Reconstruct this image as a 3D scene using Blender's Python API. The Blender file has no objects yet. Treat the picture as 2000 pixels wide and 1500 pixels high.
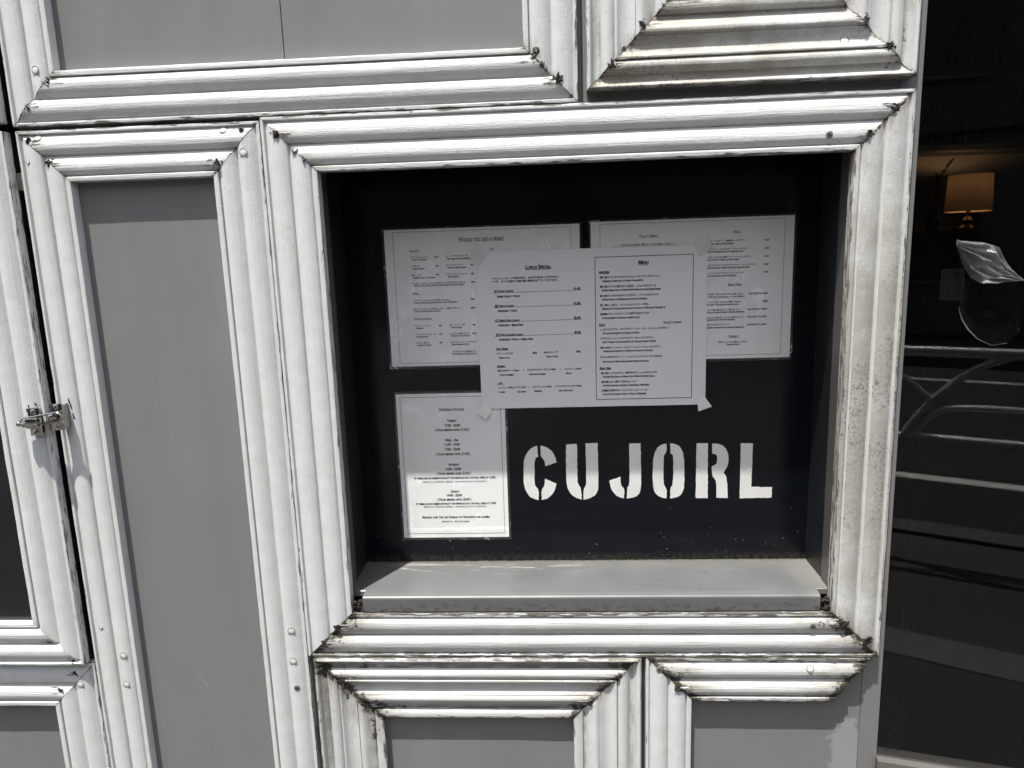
import bpy, bmesh, math, random
from mathutils import Vector, Matrix, noise as mnoise

sc = bpy.context.scene
COL = sc.collection
# ---------------------------------------------------------------- camera
cam_d = bpy.data.cameras.new('camera'); cam = bpy.data.objects.new('camera', cam_d); COL.objects.link(cam)
cam_d.sensor_width = 36.0; cam_d.lens = 24.966; cam_d.clip_start = 0.02; cam_d.clip_end = 2000
CR = (0.99807834, 0.05305743, -0.03200839)
CD = (-0.02182704, -0.18241526, -0.98297927)
CF = (-0.05799318, 0.98178897, -0.18090663)
M = Matrix.Identity(4)
for i in range(3):
    M[i][0] = CR[i]; M[i][1] = -CD[i]; M[i][2] = -CF[i]
M.translation = (0.0, -1.0, 1.5)
cam.matrix_world = M
sc.camera = cam
cam_d.dof.use_dof = True; cam_d.dof.focus_distance = 1.10; cam_d.dof.aperture_fstop = 6.5
# ---------------------------------------------------------------- light
SUN_TRAVEL = Vector((0.58, 1.0, -3.85)).normalized()
w = bpy.data.worlds.new('World'); sc.world = w; w.use_nodes = True
wn = w.node_tree; bg = wn.nodes['Background']; sky = wn.nodes.new('ShaderNodeTexSky')
sky.sky_type = 'NISHITA'; sky.sun_disc = False
sky.sun_elevation = math.asin(-SUN_TRAVEL.z)
sky.sun_rotation = math.atan2(-SUN_TRAVEL.x, -SUN_TRAVEL.y)
sky.air_density = 1.0; sky.dust_density = 1.6
hs = wn.nodes.new('ShaderNodeHueSaturation'); hs.inputs['Saturation'].default_value = 0.32   # hazy midday sky
wn.links.new(sky.outputs[0], hs.inputs['Color']); wn.links.new(hs.outputs[0], bg.inputs[0]); bg.inputs[1].default_value = 0.15
sd = bpy.data.lights.new('sun', 'SUN'); sd.energy = 5.0; sd.angle = math.radians(0.53); sd.color = (1.0, 0.965, 0.90)
sun = bpy.data.objects.new('sun', sd); COL.objects.link(sun)
sun.rotation_euler = SUN_TRAVEL.to_track_quat('-Z', 'Y').to_euler(); sun.location = (-2, -4, 12)
vs = sc.view_settings
vs.view_transform = 'Standard'; vs.look = 'None'; vs.exposure = 0.88; vs.gamma = 1.0; vs.use_curve_mapping = False
sc.cycles.max_bounces = 8; sc.cycles.transparent_max_bounces = 12
sc.cycles.sample_clamp_indirect = 6.0; sc.cycles.caustics_reflective = False; sc.cycles.caustics_refractive = False

# ---------------------------------------------------------------- node helpers
class G:
    def __init__(s, name):
        s.m = bpy.data.materials.new(name); s.m.use_nodes = True; s.t = s.m.node_tree
        s.b = s.t.nodes['Principled BSDF']; s.out = s.t.nodes['Material Output']
    def n(s, typ, **kw):
        x = s.t.nodes.new('ShaderNode' + typ)
        for k, v in kw.items():
            setattr(x, k, v)
        return x
    def put(s, sock, v):
        if hasattr(v, 'is_output'): s.t.links.new(v, sock)
        else: sock.default_value = v
    def math(s, op, a, b=0.0, c=None, clamp=False):
        x = s.n('Math', operation=op, use_clamp=clamp); s.put(x.inputs[0], a); s.put(x.inputs[1], b)
        if c is not None: s.put(x.inputs[2], c)
        return x.outputs[0]
    def ramp(s, v, a, b, lo=0.0, hi=1.0):
        x = s.n('MapRange'); x.clamp = True; s.put(x.inputs[0], v)
        for i, q in enumerate((a, b, lo, hi)): s.put(x.inputs[i + 1], q)
        return x.outputs[0]
    def mix(s, f, a, b):
        x = s.n('Mix', data_type='RGBA'); s.put(x.inputs[0], f); s.put(x.inputs[6], a); s.put(x.inputs[7], b)
        return x.outputs[2]
    def noise(s, vec, scale=1.0, detail=3.0, rough=0.55, dist=0.0):
        x = s.n('TexNoise'); s.t.links.new(vec, x.inputs['Vector']); s.put(x.inputs['Scale'], scale)
        x.inputs['Detail'].default_value = detail; x.inputs['Roughness'].default_value = rough; x.inputs['Distortion'].default_value = dist
        return x.outputs['Fac']
    def vec(s, x, y, z):
        c = s.n('CombineXYZ'); s.put(c.inputs[0], x); s.put(c.inputs[1], y); s.put(c.inputs[2], z); return c.outputs[0]
    def sep(s, v):
        c = s.n('SeparateXYZ'); s.t.links.new(v, c.inputs[0]); return c.outputs
    def uv(s, name): return s.n('UVMap', uv_map=name).outputs[0]
    def pos(s): return s.n('NewGeometry').outputs['Position']
    def rnd(s): return s.n('ObjectInfo').outputs['Random']
    def bump(s, h, strength, dist, prev=None):
        x = s.n('Bump'); x.inputs['Strength'].default_value = strength; x.inputs['Distance'].default_value = dist
        s.t.links.new(h, x.inputs['Height'])
        if prev is not None: s.t.links.new(prev, x.inputs['Normal'])
        return x.outputs[0]
    def setp(s, **kw):
        for k, v in kw.items():
            s.put(s.b.inputs[k.replace('_', ' ')], v)
def c4(r, g=None, b=None):
    return (r, r if g is None else g, r if b is None else b, 1.0)

def wood_paint(name, width, dirt=0.4, edge=0.4, mould=0.0, grime=0.0, groove=0.5, endlen=14.0, flake=38.0):
    g = G(name); u, v, _ = g.sep(g.uv('grain')); e0, e1, _ = g.sep(g.uv('ends')); gr, s_, _ = g.sep(g.uv('wear'))
    r = g.math('MULTIPLY', g.rnd(), 37.0); p = g.pos()
    fib = g.noise(g.vec(g.math('MULTIPLY', u, 11.0), g.math('MULTIPLY', s_, 420.0), r), 1.0, 4.0, 0.6)
    streak = g.noise(g.vec(g.math('MULTIPLY', u, 34.0), g.math('MULTIPLY', s_, 300.0), r), 1.0, 5.0, 0.65, 0.3)
    streak2 = g.noise(g.vec(g.math('MULTIPLY', u, 22.0), g.math('MULTIPLY', s_, 90.0), g.math('ADD', r, 9.0)), 1.0, 6.0, 0.7)
    fine = g.noise(p, 480.0, 4.0, 0.6); med = g.noise(p, 45.0, 4.0); big = g.noise(p, 9.0, 4.0, 0.6)
    e = g.math('MINIMUM', e0, e1)
    col = g.mix(g.ramp(med, 0.35, 0.7), c4(0.585, 0.597, 0.597), c4(0.535, 0.545, 0.543))
    # weathering film over the paint
    film = g.ramp(g.math('ADD', big, g.math('MULTIPLY', streak, 0.35)), 0.62, 0.9)
    col = g.mix(g.math('MULTIPLY', film, 0.25 + 0.5 * grime), col, c4(0.50, 0.485, 0.45))
    if grime > 0:
        cl = g.math('SUBTRACT', 1.0, g.math('MULTIPLY', g.sep(g.uv('clean'))[0], 0.9))
        spk = g.noise(p, 330.0, 4.0, 0.7); band = g.math('MULTIPLY', g.ramp(u, 0.10, 0.34), g.ramp(u, 0.52, 0.80, 1.0, 0.15))
        gm = g.ramp(g.math('ADD', g.math('ADD', g.noise(p, 13.0, 5.0, 0.65), g.math('MULTIPLY', spk, 0.35)), g.math('MULTIPLY', band, 0.24)), 0.56, 0.90)
        col = g.mix(g.math('MULTIPLY', g.math('MULTIPLY', gm, grime), cl), col, c4(0.33, 0.315, 0.28))
        sp2 = g.math('MULTIPLY', g.ramp(g.math('ADD', g.noise(p, 230.0, 5.0, 0.75), g.math('MULTIPLY', band, 0.08)), 0.58, 0.70), g.ramp(g.math('ADD', g.math('ADD', g.noise(p, 11.0, 3.0), g.math('MULTIPLY', band, 0.14)), g.ramp(v, 0.008, 0.035, 0.12, 0.0)), 0.58, 0.76))
        col = g.mix(g.math('MULTIPLY', g.math('MULTIPLY', sp2, grime * 0.85), cl), col, c4(0.085, 0.083, 0.075))
    # grime packed in the grooves
    gm = g.math('MULTIPLY', gr, g.ramp(streak2, 0.62 - 0.45 * groove, 0.78 - 0.3 * groove))
    col = g.mix(g.math('MULTIPLY', gm, 0.9 if mould > 0.5 else 0.8), col, c4(0.045, 0.042, 0.036) if mould > 0.5 else c4(0.17, 0.155, 0.13))
    # bare wood where the paint has flaked off the fillets
    de = g.math('MINIMUM', v, g.math('SUBTRACT', width, v))
    fm = g.ramp(g.math('SUBTRACT', g.math('ADD', streak, 0.20 * edge), g.math('MULTIPLY', de, flake)), 0.60, 0.64)
    col = g.mix(fm, col, g.mix(fib, c4(0.045, 0.041, 0.036), c4(0.205, 0.192, 0.175)))
    # dark rot and rust stains by the mitres
    blot = g.math('ADD', g.math('MULTIPLY', g.noise(p, 75.0, 6.0, 0.75, 0.6), 0.65), g.math('MULTIPLY', streak, 0.35))
    dm0 = g.math('SUBTRACT', g.math('ADD', blot, 0.20 * dirt), g.math('MULTIPLY', e, endlen * 1.35))
    dm = g.ramp(dm0, 0.57, 0.66)
    st = g.ramp(g.math('SUBTRACT', g.math('ADD', streak2, 0.30 * dirt), g.math('MULTIPLY', e, endlen * 0.55)), 0.50, 0.85)
    col = g.mix(g.math('MULTIPLY', st, 0.75), col, c4(0.23, 0.205, 0.165))
    col = g.mix(dm, col, c4(0.035, 0.030, 0.022))
    rel = g.math('MAXIMUM', fm, dm)
    if mould > 0:
        mz = g.math('ADD', g.noise(p, 38.0, 5.0, 0.7), g.math('MULTIPLY', g.noise(p, 190.0, 3.0), 0.35))
        near = g.ramp(e, 0.0, 0.07, 0.28 * mould, 0.0)
        mm = g.ramp(g.math('ADD', g.math('ADD', mz, near), g.math('MULTIPLY', gr, 0.12)), 0.90, 0.99)
        col = g.mix(g.math('MULTIPLY', mm, 0.92), col, c4(0.022, 0.022, 0.016))
    sp = g.ramp(g.noise(p, 260.0, 1.0), 0.76, 0.80)
    col = g.mix(g.math('MULTIPLY', sp, 0.55), col, c4(0.16, 0.14, 0.11))
    h = g.math('ADD', g.math('MULTIPLY', fib, 0.75), g.math('MULTIPLY', fine, 0.50))
    h = g.math('ADD', h, g.math('MULTIPLY', med, 0.5))
    h = g.math('SUBTRACT', h, g.math('MULTIPLY', rel, 0.9))
    g.setp(Base_Color=col, Roughness=g.ramp(med, 0.3, 0.7, 0.38, 0.55), Normal=g.bump(h, 0.8, 0.0012))
    g.b.inputs['Specular IOR Level'].default_value = 0.35
    return g.m

def plain(name, col, rough=0.5, metal=0.0, var=0.12, scale=30.0, bump=0.0, bscale=300.0, spec=0.5, coat=0.0):
    g = G(name); p = g.pos(); n = g.noise(p, scale, 4.0, 0.6)
    lo = tuple(x * (1 - var) for x in col[:3]) + (1,); hi = tuple(min(1, x * (1 + var)) for x in col[:3]) + (1,)
    g.setp(Base_Color=g.mix(n, lo, hi), Roughness=g.ramp(n, 0.3, 0.7, rough * 0.85, min(1, rough * 1.15)), Metallic=metal)
    g.b.inputs['Specular IOR Level'].default_value = spec
    g.b.inputs['Coat Weight'].default_value = coat
    if bump: g.setp(Normal=g.bump(g.noise(p, bscale, 4.0), bump, 0.001))
    return g.m

def panel_mat(name, stain=None):
    g = G(name); p = g.pos(); x, y, z = g.sep(p)
    cloud = g.noise(p, 3.0, 5.0, 0.6); drip = g.noise(g.vec(g.math('MULTIPLY', x, 26.0), 0.0, g.math('MULTIPLY', z, 2.5)), 1.0, 5.0, 0.6)
    fine = g.noise(p, 700.0, 3.0)
    col = g.mix(g.ramp(g.math('ADD', g.math('MULTIPLY', cloud, 0.6), g.math('MULTIPLY', drip, 0.4)), 0.30, 0.70), c4(0.148, 0.151, 0.151), c4(0.190, 0.189, 0.185))
    spk = g.ramp(g.noise(p, 120.0, 2.0), 0.77, 0.80)
    col = g.mix(g.math('MULTIPLY', spk, 0.5), col, c4(0.10))
    scr = g.ramp(g.noise(g.vec(g.math('MULTIPLY', g.math('ADD', x, g.math('MULTIPLY', z, 0.7)), 160.0), 0.0, g.math('MULTIPLY', g.math('SUBTRACT', z, x), 9.0)), 1.0, 2.0), 0.73, 0.76)
    col = g.mix(g.math('MULTIPLY', scr, 0.35), col, c4(0.40))
    if stain:
        sx, sz, sr = stain
        d = g.math('SQRT', g.math('ADD', g.math('POWER', g.math('SUBTRACT', x, sx), 2.0), g.math('MULTIPLY', g.math('POWER', g.math('SUBTRACT', z, sz), 2.0), 0.12)))
        m = g.ramp(g.math('ADD', d, g.math('MULTIPLY', g.noise(p, 45.0, 5.0, 0.6), 0.05)), sr, sr + 0.006, 1.0, 0.0)
        col = g.mix(g.math('MULTIPLY', m, 0.6), col, c4(0.31, 0.315, 0.31))
    g.setp(Base_Color=col, Roughness=g.ramp(cloud, 0.3, 0.7, 0.42, 0.56), Normal=g.bump(g.math('ADD', g.math('MULTIPLY', fine, 0.4), cloud), 0.12, 0.0012))
    return g.m

def glass_mat(name, tint=0.93, base=0.04, bumpy=0.0, haze=0.0, milky=0.0, rough=0.0):
    g = G(name); g.t.nodes.remove(g.b)
    lw = g.n('LayerWeight'); lw.inputs[0].default_value = 0.5
    f = g.math('ADD', g.math('MULTIPLY', g.math('POWER', lw.outputs['Facing'], 5.0), 0.96), base, clamp=True)
    tr = g.n('BsdfTransparent'); tr.inputs[0].default_value = c4(tint)
    gl = g.n('BsdfGlossy'); gl.inputs['Roughness'].default_value = rough
    if bumpy:
        p = g.pos(); h = g.math('ADD', g.noise(p, 22.0, 3.0, 0.6, 1.2), g.math('MULTIPLY', g.noise(p, 130.0, 3.0, 0.6, 1.0), 0.35))
        nb = g.bump(h, bumpy, 0.004); g.t.links.new(nb, gl.inputs['Normal'])
    mx = g.n('MixShader'); g.t.links.new(f, mx.inputs[0]); g.t.links.new(tr.outputs[0], mx.inputs[1]); g.t.links.new(gl.outputs[0], mx.inputs[2])
    last = mx.outputs[0]
    if milky:
        p = g.pos(); df = g.n('BsdfDiffuse'); df.inputs[0].default_value = c4(0.8)
        a = g.ramp(g.noise(p, 16.0, 3.0), 0.56, 0.62); b = g.ramp(g.math('ABSOLUTE', g.math('SUBTRACT', g.noise(p, 60.0, 5.0, 0.65, 0.8), 0.5)), 0.0, 0.035, 1.0, 0.0)
        k = g.math('ADD', g.math('MULTIPLY', g.math('MULTIPLY', a, b), milky), haze)
        m2 = g.n('MixShader'); g.t.links.new(k, m2.inputs[0]); g.t.links.new(last, m2.inputs[1]); g.t.links.new(df.outputs[0], m2.inputs[2]); last = m2.outputs[0]
    g.t.links.new(last, g.out.inputs[0])
    return g.m

def sheet_mat(name, col, trans):
    g = G(name); p = g.pos()
    n = g.noise(p, 40.0, 4.0)
    g.setp(Base_Color=g.mix(n, tuple(x * .96 for x in col[:3]) + (1,), col), Roughness=0.75, Normal=g.bump(g.noise(p, 9.0, 3.0), 0.15, 0.004))
    tr = g.n('BsdfTransparent'); mx = g.n('MixShader'); mx.inputs[0].default_value = trans
    g.t.links.new(g.b.outputs[0], mx.inputs[1]); g.t.links.new(tr.outputs[0], mx.inputs[2]); g.t.links.new(mx.outputs[0], g.out.inputs[0])
    return g.m

def laminated(name):
    g = G(name); p = g.pos(); x, y, z = g.sep(p)
    n = g.noise(p, 40.0, 4.0); area = g.ramp(g.noise(p, 11.0, 2.0), 0.52, 0.62)
    wr = g.math('MULTIPLY', area, g.noise(p, 70.0, 5.0, 0.7, 1.2))
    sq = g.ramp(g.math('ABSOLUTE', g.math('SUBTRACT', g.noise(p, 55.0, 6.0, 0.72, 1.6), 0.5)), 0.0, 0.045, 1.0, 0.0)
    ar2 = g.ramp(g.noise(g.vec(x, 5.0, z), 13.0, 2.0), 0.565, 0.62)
    foot = g.math('MULTIPLY', g.ramp(g.math('ABSOLUTE', g.math('SUBTRACT', g.math('ADD', z, g.math('MULTIPLY', g.noise(p, 60.0, 5.0, 0.7), 0.012)), 1.0535)), 0.0015, 0.0035, 1.0, 0.0), 1.0)
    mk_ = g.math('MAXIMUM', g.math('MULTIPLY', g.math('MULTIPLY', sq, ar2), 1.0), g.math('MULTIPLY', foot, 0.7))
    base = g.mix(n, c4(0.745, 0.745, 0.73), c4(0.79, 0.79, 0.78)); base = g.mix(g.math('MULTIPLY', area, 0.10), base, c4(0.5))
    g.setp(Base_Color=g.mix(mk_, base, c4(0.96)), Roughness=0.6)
    g.b.inputs['Coat Weight'].default_value = 1.0; g.b.inputs['Coat Roughness'].default_value = 0.12
    h = g.math('ADD', g.noise(p, 14.0, 2.0), g.math('MULTIPLY', wr, 1.6))
    g.t.links.new(g.bump(h, 0.9, 0.004), g.b.inputs['Coat Normal'])
    return g.m

def scratched(name):
    g = G(name); p = g.pos(); x, y, z = g.sep(p)
    l = g.noise(g.vec(g.math('MULTIPLY', y, 60.0), 1.0, g.math('MULTIPLY', g.math('SUBTRACT', z, g.math('MULTIPLY', y, 0.45)), 420.0)), 1.0, 3.0, 0.6)
    g.setp(Base_Color=g.mix(g.math('MULTIPLY', g.ramp(l, 0.60, 0.66), 0.6), c4(0.008, 0.009, 0.011), c4(0.06)), Roughness=0.4, Normal=g.bump(l, 0.4, 0.001))
    return g.m

def black_panel(name):
    g = G(name); p = g.pos(); x, y, z = g.sep(p)
    sm = g.noise(g.vec(g.math('MULTIPLY', x, 5.0), 0.0, g.math('MULTIPLY', z, 14.0)), 1.0, 5.0, 0.65)
    dust = g.ramp(g.noise(p, 260.0, 1.0), 0.778, 0.80)
    low = g.ramp(z, 0.985, 1.13, 1.0, 0.0)
    wipe = g.ramp(g.noise(g.vec(g.math('MULTIPLY', x, 9.0), 3.0, g.math('MULTIPLY', z, 60.0)), 1.0, 4.0, 0.7, 0.6), 0.52, 0.8)
    col = g.mix(g.math('MULTIPLY', sm, 0.5), c4(0.0022, 0.0034, 0.0056), c4(0.0046, 0.0060, 0.0082))
    col = g.mix(g.math('MULTIPLY', wipe, g.math('ADD', 0.005, g.math('MULTIPLY', low, 0.014))), col, c4(0.3, 0.31, 0.31))
    bot = g.math('MULTIPLY', g.ramp(z, 0.988, 1.004, 1.0, 0.0), g.ramp(g.noise(p, 120.0, 4.0), 0.35, 0.7))
    col = g.mix(g.math('MULTIPLY', bot, 0.5), col, c4(0.10, 0.085, 0.06))
    col = g.mix(g.math('MULTIPLY', dust, g.math('ADD', 0.15, g.math('MULTIPLY', low, 0.6))), col, c4(0.45))
    g.setp(Base_Color=col, Roughness=g.ramp(sm, 0.3, 0.7, 0.13, 0.26))
    g.b.inputs['Specular IOR Level'].default_value = 0.3
    return g.m

def sill_mat(name):
    g = G(name); p = g.pos(); x, y, z = g.sep(p)
    n = g.noise(p, 14.0, 4.0); dk = g.ramp(g.noise(p, 150.0, 2.0), 0.70, 0.73)
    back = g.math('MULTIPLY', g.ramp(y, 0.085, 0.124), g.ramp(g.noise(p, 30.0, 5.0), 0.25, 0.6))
    smear = g.ramp(g.noise(g.vec(g.math('MULTIPLY', x, 14.0), g.math('MULTIPLY', y, 120.0), 2.0), 1.0, 3.0, 0.6, 0.8), 0.57, 0.63)
    sm2 = g.math('MULTIPLY', g.math('MULTIPLY', smear, g.ramp(y, 0.07, 0.095)), g.ramp(x, -0.02, 0.06, 1.0, 0.15))
    col = g.mix(n, c4(0.118, 0.123, 0.125), c4(0.155, 0.159, 0.159))
    col = g.mix(g.math('MULTIPLY', sm2, 0.75), col, c4(0.42))
    right = g.ramp(g.math('ADD', x, g.math('MULTIPLY', g.noise(p, 20.0, 3.0), 0.05)), 0.39, 0.43)
    col = g.mix(g.math('MULTIPLY', right, 0.6), col, c4(0.25, 0.24, 0.22))
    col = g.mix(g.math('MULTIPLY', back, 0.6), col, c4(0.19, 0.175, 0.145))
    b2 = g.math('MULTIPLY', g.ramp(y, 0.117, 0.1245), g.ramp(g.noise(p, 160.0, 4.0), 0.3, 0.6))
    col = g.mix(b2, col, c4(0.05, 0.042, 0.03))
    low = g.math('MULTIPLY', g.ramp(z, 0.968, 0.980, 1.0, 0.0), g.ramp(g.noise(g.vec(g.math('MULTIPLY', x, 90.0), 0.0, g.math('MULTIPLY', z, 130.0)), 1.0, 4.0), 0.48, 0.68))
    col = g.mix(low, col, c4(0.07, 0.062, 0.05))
    col = g.mix(g.math('MULTIPLY', dk, 0.8), col, c4(0.06, 0.055, 0.045))
    g.setp(Base_Color=col, Metallic=0.25, Roughness=g.ramp(n, 0.3, 0.7, 0.30, 0.42), Normal=g.bump(g.noise(p, 8.0, 2.0), 0.08, 0.004))
    return g.m

def brushed(name, col, rough, metal, axis='z'):
    g = G(name); p = g.pos(); x, y, z = g.sep(p)
    a = g.vec(g.math('MULTIPLY', x, 900.0 if axis == 'z' else 6.0), g.math('MULTIPLY', y, 900.0 if axis == 'z' else 6.0), g.math('MULTIPLY', z, 6.0 if axis == 'z' else 900.0))
    n = g.noise(a, 1.0, 3.0); big = g.noise(p, 7.0, 3.0)
    g.setp(Base_Color=g.mix(big, tuple(q * .88 for q in col[:3]) + (1,), col), Metallic=metal, Roughness=g.ramp(n, 0.3, 0.7, rough * .8, rough * 1.2), Normal=g.bump(n, 0.06, 0.0005))
    return g.m

def letter_mat(name):
    g = G(name); p = g.pos(); n = g.noise(p, 900.0, 3.0, 0.6); b = g.noise(p, 35.0, 3.0)
    col = g.mix(g.ramp(b, 0.3, 0.7), c4(0.88, 0.875, 0.855), c4(0.93, 0.93, 0.915))
    col = g.mix(g.ramp(g.noise(p, 300.0, 2.0), 0.74, 0.78), col, c4(0.08))
    g.setp(Base_Color=col, Metallic=0.45, Roughness=g.ramp(b, 0.3, 0.7, 0.40, 0.52), Normal=g.bump(n, 0.10, 0.0004))
    return g.m

def foil_mat(name):
    g = G(name); p = g.pos()
    g.setp(Base_Color=c4(0.93, 0.94, 0.93), Roughness=0.22, Metallic=0.35, Normal=g.bump(g.noise(p, 60.0, 4.0, 0.6, 1.5), 0.8, 0.004))
    return g.m

def asphalt(name, col, scale=160.0):
    g = G(name); p = g.pos(); n = g.noise(p, scale, 4.0, 0.7); b = g.noise(p, 0.9, 4.0)
    k = g.math('ADD', g.math('MULTIPLY', n, 0.6), g.math('MULTIPLY', b, 0.4))
    g.setp(Base_Color=g.mix(g.ramp(k, 0.3, 0.7), tuple(q * .6 for q in col) + (1,), tuple(q * 1.3 for q in col) + (1,)), Roughness=0.85, Normal=g.bump(n, 0.5, 0.004))
    return g.m

def shade_mat(name, col):
    g = G(name); p = g.pos(); x, y, z = g.sep(p)
    wv = g.noise(p, 420.0, 3.0, 0.6)
    g.setp(Base_Color=g.mix(wv, tuple(q * .8 for q in col[:3]) + (1,), col), Roughness=0.9)
    tl = g.n('BsdfTranslucent'); tl.inputs[0].default_value = (0.70, 0.64, 0.55, 1.0)
    mx = g.n('MixShader'); mx.inputs[0].default_value = 0.16
    g.t.links.new(g.b.outputs[0], mx.inputs[1]); g.t.links.new(tl.outputs[0], mx.inputs[2]); g.t.links.new(mx.outputs[0], g.out.inputs[0])
    return g.m

WA, WB = 0.075, 0.105
MT = {
 'frame': wood_paint('white_paint', WA, 0.15, 0.22, 0.0, 0.0, 0.12, 16.0),
 'frame_top': wood_paint('white_paint_flaking', WA, 0.5, 0.62, 0.0, 0.0, 0.55, 13.0),
 'frame_grimy': wood_paint('white_paint_grimy', WA, 0.7, 0.55, 0.0, 0.9, 0.35, 15.0),
 'frame_rot': wood_paint('white_paint_rotten', WA, 1.1, 1.15, 0.95, 0.1, 0.85, 8.0, 27.0),
 'step': wood_paint('white_paint_stepped', WB, 0.3, 0.4, 0.15, 0.2, 0.55, 14.0),
 'step_mid': wood_paint('white_paint_stepped_stained', WB, 0.6, 0.65, 0.45, 1.0, 0.85, 9.0),
 'step_rot': wood_paint('white_paint_stepped_rotten', WB, 0.95, 0.85, 0.85, 0.25, 0.8, 9.0),
 'panel': panel_mat('grey_satin_paint'),
 'panel_stained': panel_mat('grey_satin_paint_stained', (0.445, 0.705, 0.045)),
 'black': black_panel('black_gloss_panel'),
 'bag_film': glass_mat('clear_bag_film', 0.93, 0.02, 0.6, 0.012, 0.0, 0.12),
 'plain_black': plain('black_gloss', c4(0.004, 0.0055, 0.008), 0.16, 0, 0.3, 20.0),
 'dim_card': plain('dim_card', c4(0.010), 0.7, 0, 0.1),
 'dark_side': scratched('black_side_vinyl'),
 'bronze': brushed('bronze_aluminium', c4(0.12, 0.113, 0.105), 0.34, 0.3),
 'alu': brushed('grey_aluminium', c4(0.25, 0.25, 0.25), 0.36, 0.35),
 'door_alu': brushed('door_aluminium', c4(0.20, 0.195, 0.185), 0.32, 0.5, 'x'),
 'sill': sill_mat('sill_aluminium'),
 'letter': letter_mat('letter_silver_white'),
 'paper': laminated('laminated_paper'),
 'thin_paper': sheet_mat('thin_paper', c4(0.90, 0.90, 0.89), 0.19),
 'ink': plain('black_ink', c4(0.008), 0.6, 0, 0.1),
 'grey_ink': plain('grey_ink', c4(0.17, 0.18, 0.20), 0.6, 0, 0.1),
 'film': glass_mat('laminate_film', 0.95, 0.045, 0.35, 0.012, 0.55, 0.06),
 'tape': sheet_mat('clear_tape', c4(0.85, 0.85, 0.82), 0.55),
 'tape_white': sheet_mat('white_tape', c4(0.86, 0.86, 0.83), 0.08),
 'chrome': plain('stainless_steel', c4(0.40, 0.39, 0.37), 0.10, 1.0, 0.15, 200.0, 0.10, 300.0),
 'screw': plain('weathered_steel', c4(0.30, 0.29, 0.27), 0.42, 0.8, 0.3, 600.0, 0.3, 900.0),
 'screw_dark': plain('dark_steel', c4(0.055, 0.052, 0.05), 0.45, 0.6, 0.3, 600.0),
 'rust': plain('rusted_steel', c4(0.014, 0.011, 0.009), 0.8, 0.1, 0.5, 500.0, 0.6, 700.0),
 'bare': plain('bare_wood', c4(0.16, 0.135, 0.105), 0.85, 0, 0.45, 400.0, 0.6, 700.0),
 'chip': plain('paint_chip', c4(0.57, 0.58, 0.575), 0.55, 0, 0.06),
 'pane': glass_mat('door_glass', 0.72, 0.036),
 'asphalt': asphalt('asphalt', (0.024, 0.024, 0.025)),
 'paving': asphalt('pavement_slabs', (0.068, 0.064, 0.059), 90.0),
 'kerb': asphalt('kerb_stone', (0.10, 0.098, 0.092), 120.0),
 'strip': asphalt('pale_paving', (0.17, 0.165, 0.157), 120.0),
 'road_paint': asphalt('road_paint', (0.84, 0.83, 0.79), 60.0),
 'pipe': plain('grey_pipe_paint', c4(0.80, 0.80, 0.83), 0.30, 0.4, 0.1),
 'facade': plain('dark_facade_render', c4(0.085, 0.095, 0.085), 0.8, 0, 0.3, 1.2, 0.2, 40.0),
 'facade_trim': plain('facade_concrete', c4(0.085), 0.8, 0, 0.2, 2.0),
 'facade_glass': plain('facade_glass', c4(0.012, 0.015, 0.016), 0.12, 0, 0.2),
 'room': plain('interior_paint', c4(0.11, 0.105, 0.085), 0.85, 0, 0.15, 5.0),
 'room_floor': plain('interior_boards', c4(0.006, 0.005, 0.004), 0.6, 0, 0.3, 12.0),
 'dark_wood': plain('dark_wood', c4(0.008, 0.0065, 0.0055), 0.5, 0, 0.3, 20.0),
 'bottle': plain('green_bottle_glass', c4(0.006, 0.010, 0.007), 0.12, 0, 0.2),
 'leaf': plain('dry_leaf', c4(0.03, 0.032, 0.018), 0.7, 0, 0.3),
 'shade': shade_mat('lamp_shade_cloth', (0.5, 0.40, 0.28, 1)),
 'foil': foil_mat('crumpled_foil'),
 'concrete': plain('concrete', c4(0.30), 0.85, 0, 0.15, 3.0),
}

# ---------------------------------------------------------------- object helpers
def mk(name, verts, faces, mat, parent=None, smooth=False, base=(0, 0, 0), sharp=35, mats=None, midx=None):
    me = bpy.data.meshes.new(name)
    bx_, by_, bz_ = base
    me.from_pydata([(v[0] - bx_, v[1] - by_, v[2] - bz_) for v in verts], [], faces)
    for m in (mats or [mat]): me.materials.append(m)
    if midx: me.polygons.foreach_set('material_index', midx)
    if smooth:
        me.polygons.foreach_set('use_smooth', [True] * len(me.polygons)); me.set_sharp_from_angle(angle=math.radians(sharp))
    me.update()
    o = bpy.data.objects.new(name, me); COL.objects.link(o)
    if parent is not None: o.parent = parent
    return o
def thing(name, label, cat, base=(0, 0, 0), group=None):
    o = bpy.data.objects.new(name, None); COL.objects.link(o); o.location = base; o.empty_display_size = 0.05
    o['label'] = label; o['category'] = cat
    if group: o['group'] = group
    return o
def tag(o, label, cat, group=None):
    o['label'] = label; o['category'] = cat
    if group: o['group'] = group
    return o
def base_of(o): return tuple(o.location) if o is not None else (0, 0, 0)
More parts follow.
